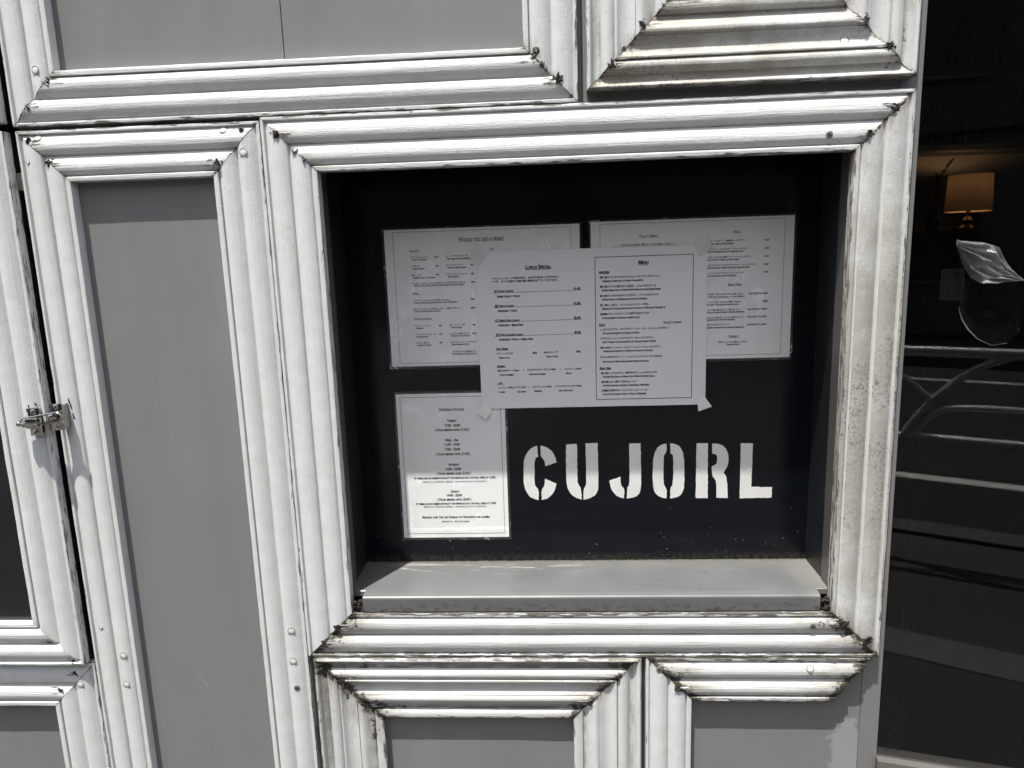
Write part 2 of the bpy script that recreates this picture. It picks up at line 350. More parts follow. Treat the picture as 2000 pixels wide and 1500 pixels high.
class MB:
    """collects solids and builds one mesh"""
    def __init__(s): s.v = []; s.f = []; s.mi = []
    def add(s, vs, fs, mi=0):
        k = len(s.v); s.v += [tuple(x) for x in vs]; s.f += [[i + k for i in f] for f in fs]; s.mi += [mi] * len(fs); return s
    def box(s, x0, x1, y0, y1, z0, z1, mi=0):
        vs = [(x, y, z) for z in (z0, z1) for y in (y0, y1) for x in (x0, x1)]
        return s.add(vs, [(0, 2, 3, 1), (4, 5, 7, 6), (0, 1, 5, 4), (2, 6, 7, 3), (0, 4, 6, 2), (1, 3, 7, 5)], mi)
    def bbox(s, x0, x1, y0, y1, z0, z1, b=0.001, mi=0):
        bm = bmesh.new(); bmesh.ops.create_cube(bm, size=1.0)
        for v in bm.verts: v.co = Vector(((x0 + x1) / 2 + v.co.x * (x1 - x0), (y0 + y1) / 2 + v.co.y * (y1 - y0), (z0 + z1) / 2 + v.co.z * (z1 - z0)))
        bmesh.ops.bevel(bm, geom=list(bm.edges), offset=b, segments=2, affect='EDGES', profile=0.5)
        bm.verts.index_update(); s.add([v.co for v in bm.verts], [[v.index for v in f.verts] for f in bm.faces], mi); bm.free(); return s
    def obox(s, c, ax, ay, az, mi=0):
        c = Vector(c); ax, ay, az = Vector(ax), Vector(ay), Vector(az)
        vs = [c + ax * i + ay * j + az * k for k in (-1, 1) for j in (-1, 1) for i in (-1, 1)]
        return s.add(vs, [(0, 2, 3, 1), (4, 5, 7, 6), (0, 1, 5, 4), (2, 6, 7, 3), (0, 4, 6, 2), (1, 3, 7, 5)], mi)
    def tube(s, pts, r, n=10, mi=0, closed=False):
        pts = [Vector(p) for p in pts]; m = len(pts); rs = r if isinstance(r, (list, tuple)) else [r] * m
        rings = []; up = None
        for i, p in enumerate(pts):
            a = pts[(i - 1) % m] if (closed or i > 0) else p; b = pts[(i + 1) % m] if (closed or i < m - 1) else p
            d = (b - a).normalized()
            if up is None: up = d.orthogonal().normalized()
            up = (up - d * up.dot(d)).normalized(); sd_ = d.cross(up)
            rings.append([p + (up * math.cos(t) + sd_ * math.sin(t)) * rs[i] for t in [2 * math.pi * k / n for k in range(n)]])
        vs = [q for R in rings for q in R]; fs = []
        for i in range(m if closed else m - 1):
            j = (i + 1) % m
            for k in range(n):
                l = (k + 1) % n; fs.append((i * n + k, i * n + l, j * n + l, j * n + k))
        if not closed: fs += [tuple(range(n - 1, -1, -1)), tuple(range((m - 1) * n, m * n))]
        return s.add(vs, fs, mi)
    def lathe(s, prof, c, axis='z', n=20, mi=0):
        vs = []; fs = []; c = Vector(c)
        for r, h in prof:
            for k in range(n):
                t = 2 * math.pi * k / n
                vs.append(c + (Vector((r * math.cos(t), r * math.sin(t), h)) if axis == 'z' else Vector((r * math.cos(t), -h, r * math.sin(t)))))
        for i in range(len(prof) - 1):
            for k in range(n):
                l = (k + 1) % n; fs.append((i * n + k, i * n + l, (i + 1) * n + l, (i + 1) * n + k))
        fs += [tuple(range(n - 1, -1, -1)), tuple(range((len(prof) - 1) * n, len(prof) * n))]
        return s.add(vs, fs, mi)
    def prism(s, poly, y0, y1, mi=0):
        n = len(poly); vs = [(x, y0, z) for x, z in poly] + [(x, y1, z) for x, z in poly]
        fs = [tuple(range(n)), tuple(range(2 * n - 1, n - 1, -1))] + [(i, (i + 1) % n, n + (i + 1) % n, n + i) for i in range(n)]
        return s.add(vs, fs, mi)
    def build(s, name, mat, parent=None, smooth=False, sharp=35, mats=None):
        return mk(name, s.v, s.f, mat, parent, smooth, base_of(parent), sharp, mats, s.mi if mats else None)
def structure(o): o['kind'] = 'structure'; return o
TEXT = {
'drink': [
('Would you like a drink?',-143.0,-71.8,1520.2,6.86,'g'),
('For now,',-220.9,-205.7,1506.6,3.42,'g'),
('Gin,',-94.6,-88.2,1506.2,3.43,'g'),
('グラスシャンパーニュ',-219.7,-191.5,1497.0,0.00,'b'),
('Glass of Champagne',-217.0,-194.8,1493.7,0.00,'b'),
('¥1,500',-182.6,-175.9,1497.0,0.00,'b'),
('キリン ブラウマイスター 生',-164.9,-129.7,1497.3,0.00,'b'),
('Draft Beer ( Kirin Brau Meister )',-162.4,-124.1,1493.4,0.00,'b'),
('ハイボール',-219.6,-205.7,1483.3,0.00,'b'),
('Whisky Highball',-217.1,-198.3,1479.5,0.00,'b'),
('¥850',-180.6,-176.3,1483.0,0.00,'b'),
('ウォッカレモンサワー',-164.7,-136.9,1483.6,0.00,'b'),
('Vodka and Lemon and Soda',-162.5,-132.6,1479.8,0.00,'b'),
('¥850',-125.2,-120.9,1483.0,0.00,'b'),
('果子ソーダ',-219.5,-205.6,1469.2,0.00,'b'),
('Rhubarb & Soda ( Yuzu Liqueur)',-217.0,-181.6,1465.6,0.00,'b'),
('¥850',-180.6,-176.1,1469.4,0.00,'b'),
('アペロールスプリッツァー',-165.0,-131.3,1469.3,0.00,'b'),
('Aperol Spritzer',-162.2,-144.4,1465.7,0.00,'b'),
('¥850',-125.2,-120.8,1469.3,0.00,'b'),
('ジン&トニックorソーダ(ジンは次のページからお選びください)',-219.8,-135.1,1456.3,0.00,'b'),
('Gin and Tonic or Soda ( Please choose Favorite One from next Page. )',-216.8,-136.6,1453.1,0.00,'b'),
('¥950~',-125.8,-119.3,1456.4,0.00,'b'),
('Wines,',-220.7,-209.7,1440.0,3.42,'g'),
('グラスワイン(いろいろとご用意しています。)',-219.7,-158.3,1429.4,0.00,'b'),
('Glass of Wine. ( Please ask Staff about Today´s Selection. )',-217.5,-148.5,1426.0,0.00,'b'),
('¥1,400~',-128.1,-120.0,1429.5,0.00,'b'),
('ボトルワイン(リストをお持ちします。ご相談ください。)',-219.9,-144.0,1416.0,0.00,'b'),
('Bottle of Wine.( Please ask Staff. )',-217.3,-176.2,1412.6,0.00,'b'),
('¥6,000~',-128.4,-120.0,1415.9,0.00,'b'),
('Non-Alcoholic,',-219.0,-190.8,1400.1,3.42,'g'),
('ジンジャー・エール',-219.3,-194.1,1389.3,0.00,'b'),
('Ginger Ale',-217.0,-205.0,1385.6,0.00,'b'),
('¥650',-180.3,-175.7,1388.9,0.00,'b'),
('コカ・コーラ・ゼロ',-163.3,-138.4,1389.3,0.00,'b'),
('Coca-Cola Zero',-161.0,-143.5,1385.6,0.00,'b'),
('¥600',-125.9,-121.7,1388.9,0.00,'b'),
('ブラッドオレンジジュース',-219.5,-185.5,1375.4,0.00,'b'),
('Red Orange Juice',-216.9,-198.1,1371.9,0.00,'b'),
('¥750',-180.3,-175.6,1375.1,0.00,'b'),
('コンブチャ(柚子or紅茶)',-163.7,-132.2,1375.3,0.00,'b'),
('Kombucha ( Yuzu or Black)',-160.9,-130.8,1372.1,0.00,'b'),
('¥1,000',-127.7,-120.9,1375.3,0.00,'b'),
('ジャスミン烏龍茶',-219.6,-197.0,1361.7,0.00,'b'),
('Jasmine Oolong Tea',-217.1,-194.2,1358.2,0.00,'b'),
('¥750',-180.7,-176.2,1361.5,0.00,'b'),
('スルジーヴァ・スパークリング ¥1,400',-163.4,-121.1,1361.7,0.00,'b'),
('Surgiva Sparkling Water',-161.1,-133.4,1358.2,0.00,'b'),
('※価格はすべて税別表示です。',-160.8,-121.7,1346.1,0.00,'b'),
('The price doesn´t include sales tax.',-161.2,-120.7,1342.7,0.00,'b'),
],
'lunch': [
('Lunch Special',-39.6,0.7,1475.2,5.69,'b'),
('※クレジットカード決済の際は、3%の手数料をいただきます。',-92.2,12.4,1459.9,0.00,'b'),
('※食後、カフェ利用での長時間の滞在はお断りしております。',-92.4,10.8,1455.1,0.00,'b'),
('[A] Salad Lunch',-89.6,-59.5,1440.4,3.53,'b'),
('¥1,400',34.9,45.5,1440.6,3.92,'b'),
('Green Salad + Pasta',-85.5,-49.1,1432.1,3.33,'b'),
('[B] Pasta Lunch',-89.4,-59.2,1417.0,3.53,'b'),
('¥1,800',34.9,45.5,1417.5,3.92,'b'),
('Appetizer + Pasta',-85.1,-53.6,1409.3,3.33,'b'),
('[C] Main Dish Lunch',-89.3,-51.2,1394.0,3.53,'b'),
('¥2,300',34.9,45.3,1394.9,3.92,'b'),
('Appetizer + Main Dish',-85.0,-45.4,1386.6,3.33,'b'),
('[D] Full-Course Lunch',-89.3,-46.0,1371.2,3.53,'b'),
('¥3,700',35.0,45.3,1371.9,3.92,'b'),
('Appetizer + Pasta + Main Dish',-85.0,-30.4,1363.7,3.33,'b'),
('Side Order',-89.5,-70.7,1348.9,3.33,'b'),
('グリーンサラダ',-89.2,-63.1,1341.0,0.00,'b'),
('¥500',-31.9,-25.0,1341.1,3.14,'b'),
('本日のスープ',-14.2,8.1,1341.3,0.00,'b'),
('¥500',37.4,44.5,1341.6,3.14,'b'),
('Green Salad',-86.0,-68.4,1334.7,2.75,'b'),
('Today´s Soup',-10.7,8.7,1334.9,2.75,'b'),
('Dessert',-89.0,-76.1,1321.0,3.33,'b'),
('本日のデザート ¥600',-89.3,-54.3,1313.3,0.00,'b'),
('/',-47.7,-46.5,1313.0,2.94,'b'),
('ピスタチオティラミス ¥800',-41.0,4.6,1313.7,0.00,'b'),
('/',11.5,12.6,1313.7,2.94,'b'),
('ジェラート ¥700',18.1,44.8,1313.7,0.00,'b'),
('Today´s Dessert',-85.8,-62.7,1306.9,2.75,'b'),
('Pistachio Tiramisu',-38.2,-11.5,1307.1,2.75,'b'),
('Gelato',20.4,30.0,1307.3,2.75,'b'),
('Cafe',-89.0,-81.7,1293.3,3.33,'b'),
('コーヒー ¥700 / 紅茶 ¥700',-88.7,-44.0,1285.6,0.00,'b'),
('/',-39.5,-38.3,1285.5,2.94,'b'),
('エスプレッソ ¥700',-33.3,-2.6,1285.8,0.00,'b'),
('/ アイスカフェラテ ¥800',2.5,45.1,1286.0,0.00,'b'),
('Coffee',-87.5,-78.5,1278.9,2.75,'b'),
('Earl Grey',-57.9,-43.7,1279.0,2.75,'b'),
('Espresso',-30.5,-17.9,1279.5,2.75,'b'),
('Iced Cafe Latte',8.5,31.0,1279.4,2.75,'b'),
('Menu',135.6,151.2,1477.2,5.74,'b'),
('Appetizer',74.2,90.8,1464.8,3.61,'b'),
('長崎産カンパチのカルパッチョ レモンヴィネグレット',75.8,168.4,1456.7,0.00,'b'),
('Amberjack Carpaccio w/ Lemon Vinaigrette',79.4,142.4,1451.4,2.97,'b'),
('宮崎産カマスの酢締めと水茄子、ミョウガのマリネ',75.7,162.8,1442.2,0.00,'b'),
('Seared Barracuda w/ Marinated Eggplant & Japanese Ginger',79.3,170.2,1437.2,2.97,'b'),
('宮城産カツオのタタキとアボカド、パプリカのマリネ',75.6,166.5,1428.1,0.00,'b'),
('Seared Bonito w/ Marinated Avocado & Paprika',79.3,149.0,1422.8,2.97,'b'),
('蒸し鶏とごぼう、レンコンのマスタード和え',75.9,151.6,1413.5,0.00,'b'),
('Marinated Chicken, Burdock & Lotus Root w/ Mustard Vinaigrette',79.3,177.1,1408.4,2.97,'b'),
('自家製パストラミビーフと有機野菜のサラダ',76.1,151.9,1399.6,0.00,'b'),
('Pastrami Beef w/ Organic Greens Salad',79.4,138.0,1393.9,2.97,'b'),
('【大盛り+¥300】',174.8,201.6,1384.0,0.00,'b'),
('Pasta',74.1,83.7,1383.0,3.61,'b'),
('しらすとオクラ、三つ葉のアーリオ・オーリオ w/ スパゲティ',76.1,182.3,1375.4,0.00,'b'),
('Oil Sauce Spaghetti w/ Shirasu & Okra',79.4,137.1,1369.7,2.97,'b'),
('マグロとししとうのアラビアータ w/ スパゲティ',75.7,159.5,1361.1,0.00,'b'),
('Spicy Tomato Sauce Spaghetti w/ Tuna & Shishito Pepper',79.6,163.2,1355.7,2.97,'b'),
('鶏ひき肉とズッキーニのクリームソース w/ スパゲティ',75.8,170.8,1346.3,0.00,'b'),
('Cream Sauce Spaghetti w/ Minced Chicken & Zucchini',79.7,158.0,1341.2,2.97,'b'),
('牛スジ肉のラグーソース w/ フェットチーネ [+¥300]',75.9,172.0,1331.2,0.00,'b'),
('Fettuccine w/ Beef Tendon & Red Wine Stew Sauce',79.6,151.6,1324.4,2.97,'b'),
('Main Dish',74.4,92.2,1313.6,3.61,'b'),
('宮城産スズキのポワレ 青唐辛子としょうがのサルサ',76.2,164.8,1305.4,0.00,'b'),
('Sauteed Sea Bass w/ Green Chili Pepper & Ginger Salsa',79.6,161.4,1300.1,2.97,'b'),
('岩手産いわい鶏と野菜のロースト',76.6,132.9,1291.3,0.00,'b'),
('Roasted Iwaidori Chicken w/ Mustard, Vegetables',79.8,152.5,1286.0,2.97,'b'),
('三重産松阪豚のロースト グレービーソース',76.4,149.8,1277.2,0.00,'b'),
('Roasted Matsuzaka Pork w/ Gravy, Vegetables',79.7,148.0,1271.8,2.97,'b'),
],
'today': [
('Today´s Menu,',136.6,166.0,1517.3,4.04,'g'),
('本日のおすすめ(別途、黒板メニューをご用意しています。)',109.5,190.2,1505.4,0.00,'b'),
('Special Blackboard Menu ( We have an additional Blackboard Menu with Today´s Specials )',98.8,200.6,1502.5,0.00,'b'),
('Pasta,',279.4,291.0,1519.5,4.12,'g'),
('エ・ペペ(チーズと黒胡椒) w/ スパゲティ',244.7,297.6,1507.1,0.00,'b'),
('ti w/ Cheese and Black Pepper',244.6,279.6,1502.9,0.00,'b'),
('¥1,400',326.9,333.5,1506.7,0.00,'b'),
('グアンチャーレのカルボナーラ w/ スパゲティ',240.1,301.6,1494.5,0.00,'b'),
('ghetti w/ Homemade Bacon and Carbonara Sauce',238.9,294.8,1491.0,0.00,'b'),
('¥1,800',327.0,333.9,1494.5,0.00,'b'),
('ッタチーズをのせた完熟トマトソース w/ スパゲティ',239.6,307.3,1482.4,0.00,'b'),
('ghetti w/ Ricotta Cheese and Tomato Sauce',238.9,288.6,1478.9,0.00,'b'),
('¥1,400',326.9,333.7,1482.2,0.00,'b'),
('イガニとチェリートマトのペペロンチーノ w/ リングイネ',239.3,313.4,1470.3,0.00,'b'),
('guine w/ King Crab, Cherry Tomato and Garlic Oil Sauce',239.1,304.5,1466.7,0.00,'b'),
('¥1,600',326.8,333.6,1470.1,0.00,'b'),
('ゴンゾーラとピスタチオペースト w/ ペンネ',239.2,296.1,1458.1,0.00,'b'),
('enne w/ Gorgonzola and Pistachio Paste',239.1,284.8,1454.5,0.00,'b'),
('¥1,600',326.3,333.2,1458.3,0.00,'b'),
('Main Dish,',273.3,294.7,1439.5,4.12,'g'),
('の鮮魚料理 本日のおすすめをご覧ください',239.1,297.4,1425.7,0.00,'b'),
('ay´s Fish Plate ( Please Look at Today´s Special. )',239.2,299.4,1422.0,0.00,'b'),
('Half ¥1,700 / Full ¥2,800',305.1,333.8,1425.6,0.00,'b'),
('ストラリア産仔羊の網焼燻製 ( 2 Pieces )',239.1,294.2,1413.7,0.00,'b'),
('asted Lamb w/ Vegetables and Smoked Flavor',238.9,289.8,1410.1,0.00,'b'),
('¥2,800',326.9,334.2,1413.7,0.00,'b'),
('産いわい鶏の炭火焼き w/ 野菜のロースト',239.1,292.7,1401.5,0.00,'b'),
('ar-Grilled Iwaidori Chicken w/ Roasted Vegetables',239.1,298.3,1398.2,0.00,'b'),
('Half ¥1,500 / Full ¥2,800',304.4,333.7,1401.6,0.00,'b'),
('産デュロック豚のロースト w/ 野菜のロースト',239.0,298.4,1389.5,0.00,'b'),
('asted Duroc Pork w/ Roasted Vegetables',238.8,284.3,1386.5,0.00,'b'),
('Half ¥1,600 / Full ¥2,900',304.2,333.4,1389.9,0.00,'b'),
('毛和牛イチボのタリアータ',239.0,276.0,1378.5,0.00,'b'),
('anese Beef Aitchbone Steak w/ Organic Greens Salad',239.1,299.2,1374.3,0.00,'b'),
('Half ¥2,400 / Full ¥4,400',304.0,333.3,1377.7,0.00,'b'),
('Dessert,',275.9,292.0,1358.9,4.12,'g'),
('別途メニューをご用意しています。',259.9,305.1,1350.8,0.00,'b'),
('Please ask Staff.',273.5,293.1,1347.2,0.00,'b'),
],
'hours': [
('Opening Hours',-187.8,-145.7,1250.5,4.89,'g'),
('Tuesday',-174.5,-158.8,1232.1,4.04,'b'),
('17:00 - 23:00',-179.2,-153.7,1224.3,4.04,'b'),
('( Food served until 21:30 )',-195.4,-139.0,1216.8,4.04,'b'),
('Wed. - Fri.',-179.7,-157.3,1199.2,4.04,'b'),
('11:30 - 15:30',-181.1,-155.5,1192.0,4.04,'b'),
('17:00 - 23:00',-181.0,-155.5,1183.7,4.04,'b'),
('( Food served until 21:30 )',-195.8,-139.3,1175.7,4.04,'b'),
('Saturday',-176.1,-157.8,1157.7,4.04,'b'),
('14:00 - 23:00',-181.3,-155.4,1149.9,4.04,'b'),
('( Food served until 21:30 )',-195.9,-139.4,1142.3,4.04,'b'),
('If there are no reservations by the previous day, we will open at 15:00.',-233.7,-98.4,1134.9,3.61,'b'),
('前日までにご予約がない場合は、15:00OPENとさせていただきます。',-219.8,-112.9,1128.3,0.00,'g'),
('Sunday',-174.2,-160.0,1111.1,4.04,'b'),
('14:00 - 22:00',-181.3,-155.9,1104.4,4.04,'b'),
('( Food served until 20:30 )',-197.6,-140.5,1097.1,4.04,'b'),
('If there are no reservations by the previous day, we will open at 15:00.',-233.7,-98.7,1090.2,3.61,'b'),
('前日までにご予約がない場合は、15:00OPENとさせていただきます。',-221.4,-114.5,1084.8,0.00,'g'),
('Monday and the last Sunday of the month are closed.',-224.7,-110.2,1066.3,3.82,'b'),
('毎週月曜日、最終日曜日定休',-192.2,-145.2,1058.4,0.00,'g'),
],
}
LETTERS = [
[[(-28.5,1188.7),(-35.8,1186.9),(-43.9,1180.0),(-49.5,1169.5),(-51.7,1156.6),(-52.6,1130.5),(-51.0,1117.3),(-46.7,1106.4),(-39.3,1099.1),(-28.6,1095.9),(-27.5,1113.4),(-33.0,1119.4),(-34.5,1125.4),(-33.8,1161.0),(-31.8,1168.1),(-27.6,1170.8)],[(-22.9,1189.0),(-13.2,1186.5),(-4.3,1179.3),(0.5,1169.9),(2.5,1160.4),(-16.2,1154.1),(-17.1,1163.1),(-20.0,1167.9),(-23.3,1171.4)],[(-22.9,1113.8),(-18.9,1119.2),(-16.7,1132.3),(1.8,1123.7),(-1.2,1113.0),(-7.1,1103.5),(-15.3,1097.6),(-23.3,1095.8)]],
[[(18.5,1190.6),(36.5,1191.0),(36.0,1129.2),(37.7,1122.0),(42.1,1114.8),(43.0,1095.6),(32.8,1099.4),(23.8,1106.7),(19.0,1117.5),(17.8,1129.4)],[(50.4,1191.9),(70.1,1192.1),(70.5,1116.8),(69.3,1110.1),(64.7,1102.5),(55.5,1097.9),(45.9,1095.6),(46.2,1114.7),(50.1,1119.4),(50.9,1128.9)]],
[[(121.0,1190.5),(139.3,1190.2),(140.5,1118.2),(138.2,1106.3),(131.5,1099.3),(117.2,1096.6),(117.3,1115.7),(120.2,1118.5),(121.4,1127.9)],[(88.7,1127.7),(106.8,1134.0),(106.7,1122.2),(108.9,1117.4),(112.8,1114.3),(112.3,1097.1),(103.2,1099.6),(95.3,1106.9),(90.2,1116.5)]],
[[(181.0,1189.0),(172.6,1187.5),(164.9,1181.1),(160.5,1169.6),(159.0,1150.9),(158.9,1122.6),(160.7,1110.8),(165.3,1102.4),(173.2,1097.5),(181.7,1096.2),(181.6,1112.9),(178.7,1116.5),(176.6,1122.4),(176.3,1168.1),(178.3,1171.6),(181.2,1173.9)],[(187.0,1189.3),(197.0,1187.5),(204.1,1181.6),(208.2,1171.1),(209.8,1152.4),(210.2,1119.6),(208.5,1108.9),(203.5,1100.7),(195.6,1097.2),(187.8,1096.1),(187.6,1114.0),(192.1,1118.6),(192.1,1166.7),(190.5,1170.9),(187.2,1172.6)]],
[[(229.0,1188.8),(247.1,1188.5),(248.3,1095.8),(228.8,1096.1)],[(253.9,1188.1),(265.4,1186.8),(274.3,1181.6),(279.3,1172.2),(280.7,1160.6),(278.9,1149.0),(273.0,1139.8),(277.1,1132.7),(279.1,1120.9),(280.6,1095.4),(262.3,1096.1),(261.9,1118.8),(260.4,1127.1),(254.3,1133.5),(254.0,1149.9),(259.0,1151.2),(262.2,1156.3),(262.5,1164.4),(260.2,1169.8),(254.2,1171.5)]],
[[(299.3,1187.6),(318.4,1187.2),(317.8,1113.8),(351.0,1112.9),(350.9,1095.2),(299.7,1094.7)]],
]

# ---------------------------------------------------------------- ground, road and the street behind the camera
structure(MB().box(-300, 300, -300, 300, -0.3, 0.0).build('ground', MT['asphalt']))
PZ = 0.10
pv = structure(MB().box(-40, 40, -2.60, 0.03, 0.002, PZ).build('pavement', MT['paving']))
structure(MB().box(-40, 40, -2.76, -2.602, 0.002, PZ + 0.02).build('kerb', MT['kerb']))
structure(MB().box(-40, 40, -1.60, -1.42, PZ - 0.02, PZ + 0.004).build('paving_strip', MT['strip']))
structure(MB().box(-60, 60, -3.985, -3.875, -0.01, 0.005).build('road_edge_line', MT['road_paint']))
structure(MB().box(-60, 60, -7.75, -7.66, -0.01, 0.005).build('far_edge_line', MT['road_paint']))
structure(MB().box(-40, 40, -10.4, -8.6, 0.002, 0.13).build('far_pavement', MT['paving']))

rl = thing('guard_rail', 'grey tubular pavement guard rail with curved braces, mirrored in the door glass', 'guard rail', (0.45, -2.4, PZ))
def rail_pts(L): return [(x, -2.4, z) for x, z in L]
for z in (1.026, 0.637): MB().tube([(-2.6, -2.4, z), (3.4, -2.4, z)], 0.019, 12).build('pipe', MT['pipe'], rl, True)
for x in (-1.9, 0.10, 1.6, 3.0): MB().tube([(x, -2.4, PZ), (x, -2.4, 1.006)], 0.03, 14).build('post', MT['pipe'], rl, True)
for k in (0.0, 1.5, -2.0):
    MB().tube(rail_pts([(0.36 + k, 0.56), (0.421 + k, 0.645), (0.473 + k, 0.734), (0.524 + k, 0.808), (0.601 + k, 0.89), (0.668 + k, 0.947), (0.726 + k, 0.982), (0.80 + k, 1.01)]), 0.016, 10).build('brace', MT['pipe'], rl, True)
    MB().tube(rail_pts([(0.34 + k, 0.96), (0.422 + k, 0.90), (0.48 + k, 0.849), (0.524 + k, 0.814)]), 0.010, 8).build('brace', MT['pipe'], rl, True)
    MB().tube(rail_pts([(0.44 + k, 0.63), (0.473 + k, 0.660), (0.498 + k, 0.706), (0.533 + k, 0.745), (0.573 + k, 0.769), (0.627 + k, 0.781), (0.741 + k, 0.787), (1.2 + k, 0.788)]), 0.013, 10).build('brace', MT['pipe'], rl, True)

bd = thing('building', 'dark rendered building across the street, seen only as a reflection', 'building', (0, -10.5, 0))
MB().box(-24, 24, -18, -10.5, 0, 6.6).build('facade', MT['facade'], bd)
for k in range(3): MB().box(-24, 24, -10.5, -10.38, 0.2 + 2.7 * k, 0.42 + 2.7 * k).build('string_course', MT['facade_trim'], bd)
for fl in range(2):
    for k in range(-4, 5):
        x = k * 4.8; z0 = 0.95 + 2.7 * fl
        f = MB(); f.box(x - 0.95, x + 0.95, -10.5, -10.43, z0 - 0.07, z0); f.box(x - 0.95, x + 0.95, -10.5, -10.43, z0 + 1.4, z0 + 1.47)
        f.box(x - 0.95, x - 0.88, -10.5, -10.432, z0, z0 + 1.4); f.box(x + 0.88, x + 0.95, -10.5, -10.432, z0, z0 + 1.4)
        fo = f.build('window', MT['facade_trim'], bd)
        MB().box(x - 0.88, x + 0.88, -10.52, -10.47, z0, z0 + 1.4).build('pane', MT['facade_glass'], fo).location = (0, 0, 0)
        fo.children[0].data.transform(Matrix.Translation((0, 10.5, 0)))

# ---------------------------------------------------------------- shopfront wall
ZB, ZT = 0.22, 2.50
wall = thing('shopfront_wall', 'grey painted shopfront wall carrying the white moulding frames', 'wall', (0, 0.015, 0))
def panel(x0, x1, z0, z1, mat='panel'):
    return MB().bbox(x0, x1, 0.015, 0.027, z0, z1, 0.0006).build('panel', MT[mat], wall)
panel(-0.745, -0.3563, 1.652, ZT); panel(-0.3553, 0.0470, 1.652, ZT); panel(0.0475, 0.4625, 1.652, ZT)
panel(-0.745, -0.3960, ZB, 1.6515); panel(-0.3955, 0.1290, ZB, 0.925); panel(0.1295, 0.4625, ZB, 0.925, 'panel_stained')
panel(-1.45, -0.7455, ZB, 0.872)
MB().box(-1.5, 0.46, 0.150, 0.17, 0.1, ZT).build('backing_board', MT['dark_side'], wall)
MB().box(-1.5, 0.4925, 0.001, 0.17, 0.1, ZB - 0.001).build('plinth', MT['concrete'], wall)
MB().box(-6.0, 6.0, -0.01, 0.17, ZT + 0.001, 3.6).build('fascia', MT['panel'], wall)
MB().box(-6.0, -1.501, 0.0, 0.17, 0.1, ZT).build('side_wall', MT['panel'], wall)
MB().box(1.36, 6.0, 0.0, 0.17, 0.1, ZT).build('side_wall', MT['panel'], wall)
MB().box(0.4925, 1.359, 0.02, 0.17, 2.24, ZT).build('lintel', MT['panel'], wall)
MB().box(-0.7445, -0.740, 0.028, 0.149, ZB, 1.70).build('jamb', MT['dark_side'], wall)

post = tag(MB().bbox(0.4632, 0.4922, 0.0155, 0.17, ZB, ZT - 0.001, 0.0008).build('metal_post', MT['alu'], None), 'narrow grey aluminium post between the framed wall and the glass door', 'post')

# ---------------------------------------------------------------- moulding profiles (v across, p outwards, groove flag) in mm
def arc(v0, v1, p0, p1, h, n=9, skew=0.0):
    out = []
    for i in range(n + 1):
        t = i / n; a = (t * 2 - 1); s_ = 1 - abs(a) ** 2.25
        tt = t + skew * math.sin(math.pi * t)
        out.append((v0 + (v1 - v0) * tt, p0 + (p1 - p0) * t + h * s_, 0.0))
    return out
PA = [(0, -1, 0), (0, 12.6, 0), (0.5, 13.6, 0), (3.9, 14.3, 0), (4.3, 14.2, 0), (5.9, 11.6, .2), (6.1, 10.8, 1), (6.7, 10.8, .6)] + arc(7.0, 33.6, 11.0, 14.4, 3.9, 12) + \
     [(34.2, 14.0, 0), (36.4, 11.4, .2), (36.7, 10.5, 1), (37.5, 10.6, .6)] + arc(38.0, 63.6, 10.9, 14.4, 3.9, 12) + [(64.2, 14.0, 0), (66.3, 11.6, .3), (66.7, 11.0, 1), (67.2, 11.2, 1), (67.5, 14.4, 0), (68.2, 15.0, 0), (73.6, 15.4, 0), (74.6, 15.0, 0), (75, 14.2, 0), (75, -1, 0)]
PB = [(0, -1, 0), (0, 15.6, 0)] + arc(0.2, 6.0, 16.2, 16.6, 2.2, 6) + [(6.6, 15.4, .2), (8.0, 12.6, .3), (10.5, 10.6, .5), (13.5, 9.6, .7), (16.5, 9.8, .8), (18.6, 11.2, 1)] + arc(19.0, 36.0, 12.0, 13.6, 4.6, 8) + \
     [(36.4, 13.0, 1), (37.0, 13.6, .4), (37.3, 16.0, 0), (38.0, 16.5, 0), (40.0, 16.4, 0), (40.8, 15.6, 0), (43, 13.4, 0), (46, 11.6, 0), (50, 10.4, 0), (54, 10.3, 0), (58, 11.4, 0), (61, 13.0, 0), (63.4, 14.2, 0), (63.9, 13.9, .6), (64.4, 13.4, 1)] + \
     arc(64.8, 76.5, 13.8, 13.6, 2.6, 7) + [(79, 12.2, .1), (82, 10.0, .3), (86, 8.4, .6), (89.5, 8.2, 1), (90.4, 8.8, .6), (90.8, 11.0, 0), (93, 12.2, 0), (98, 13.2, 0), (103, 13.2, 0), (104.5, 12.6, 0), (105, 11.6, 0), (105, -1, 0)]
def p_at(prof, v):
    q = [(a, b) for a, b, _ in prof[1:-1]]
    for (a0, b0), (a1, b1) in zip(q, q[1:]):
        if a0 <= v <= a1 and a1 > a0: return b0 + (b1 - b0) * (v - a0) / (a1 - a0)
    return q[-1][1]
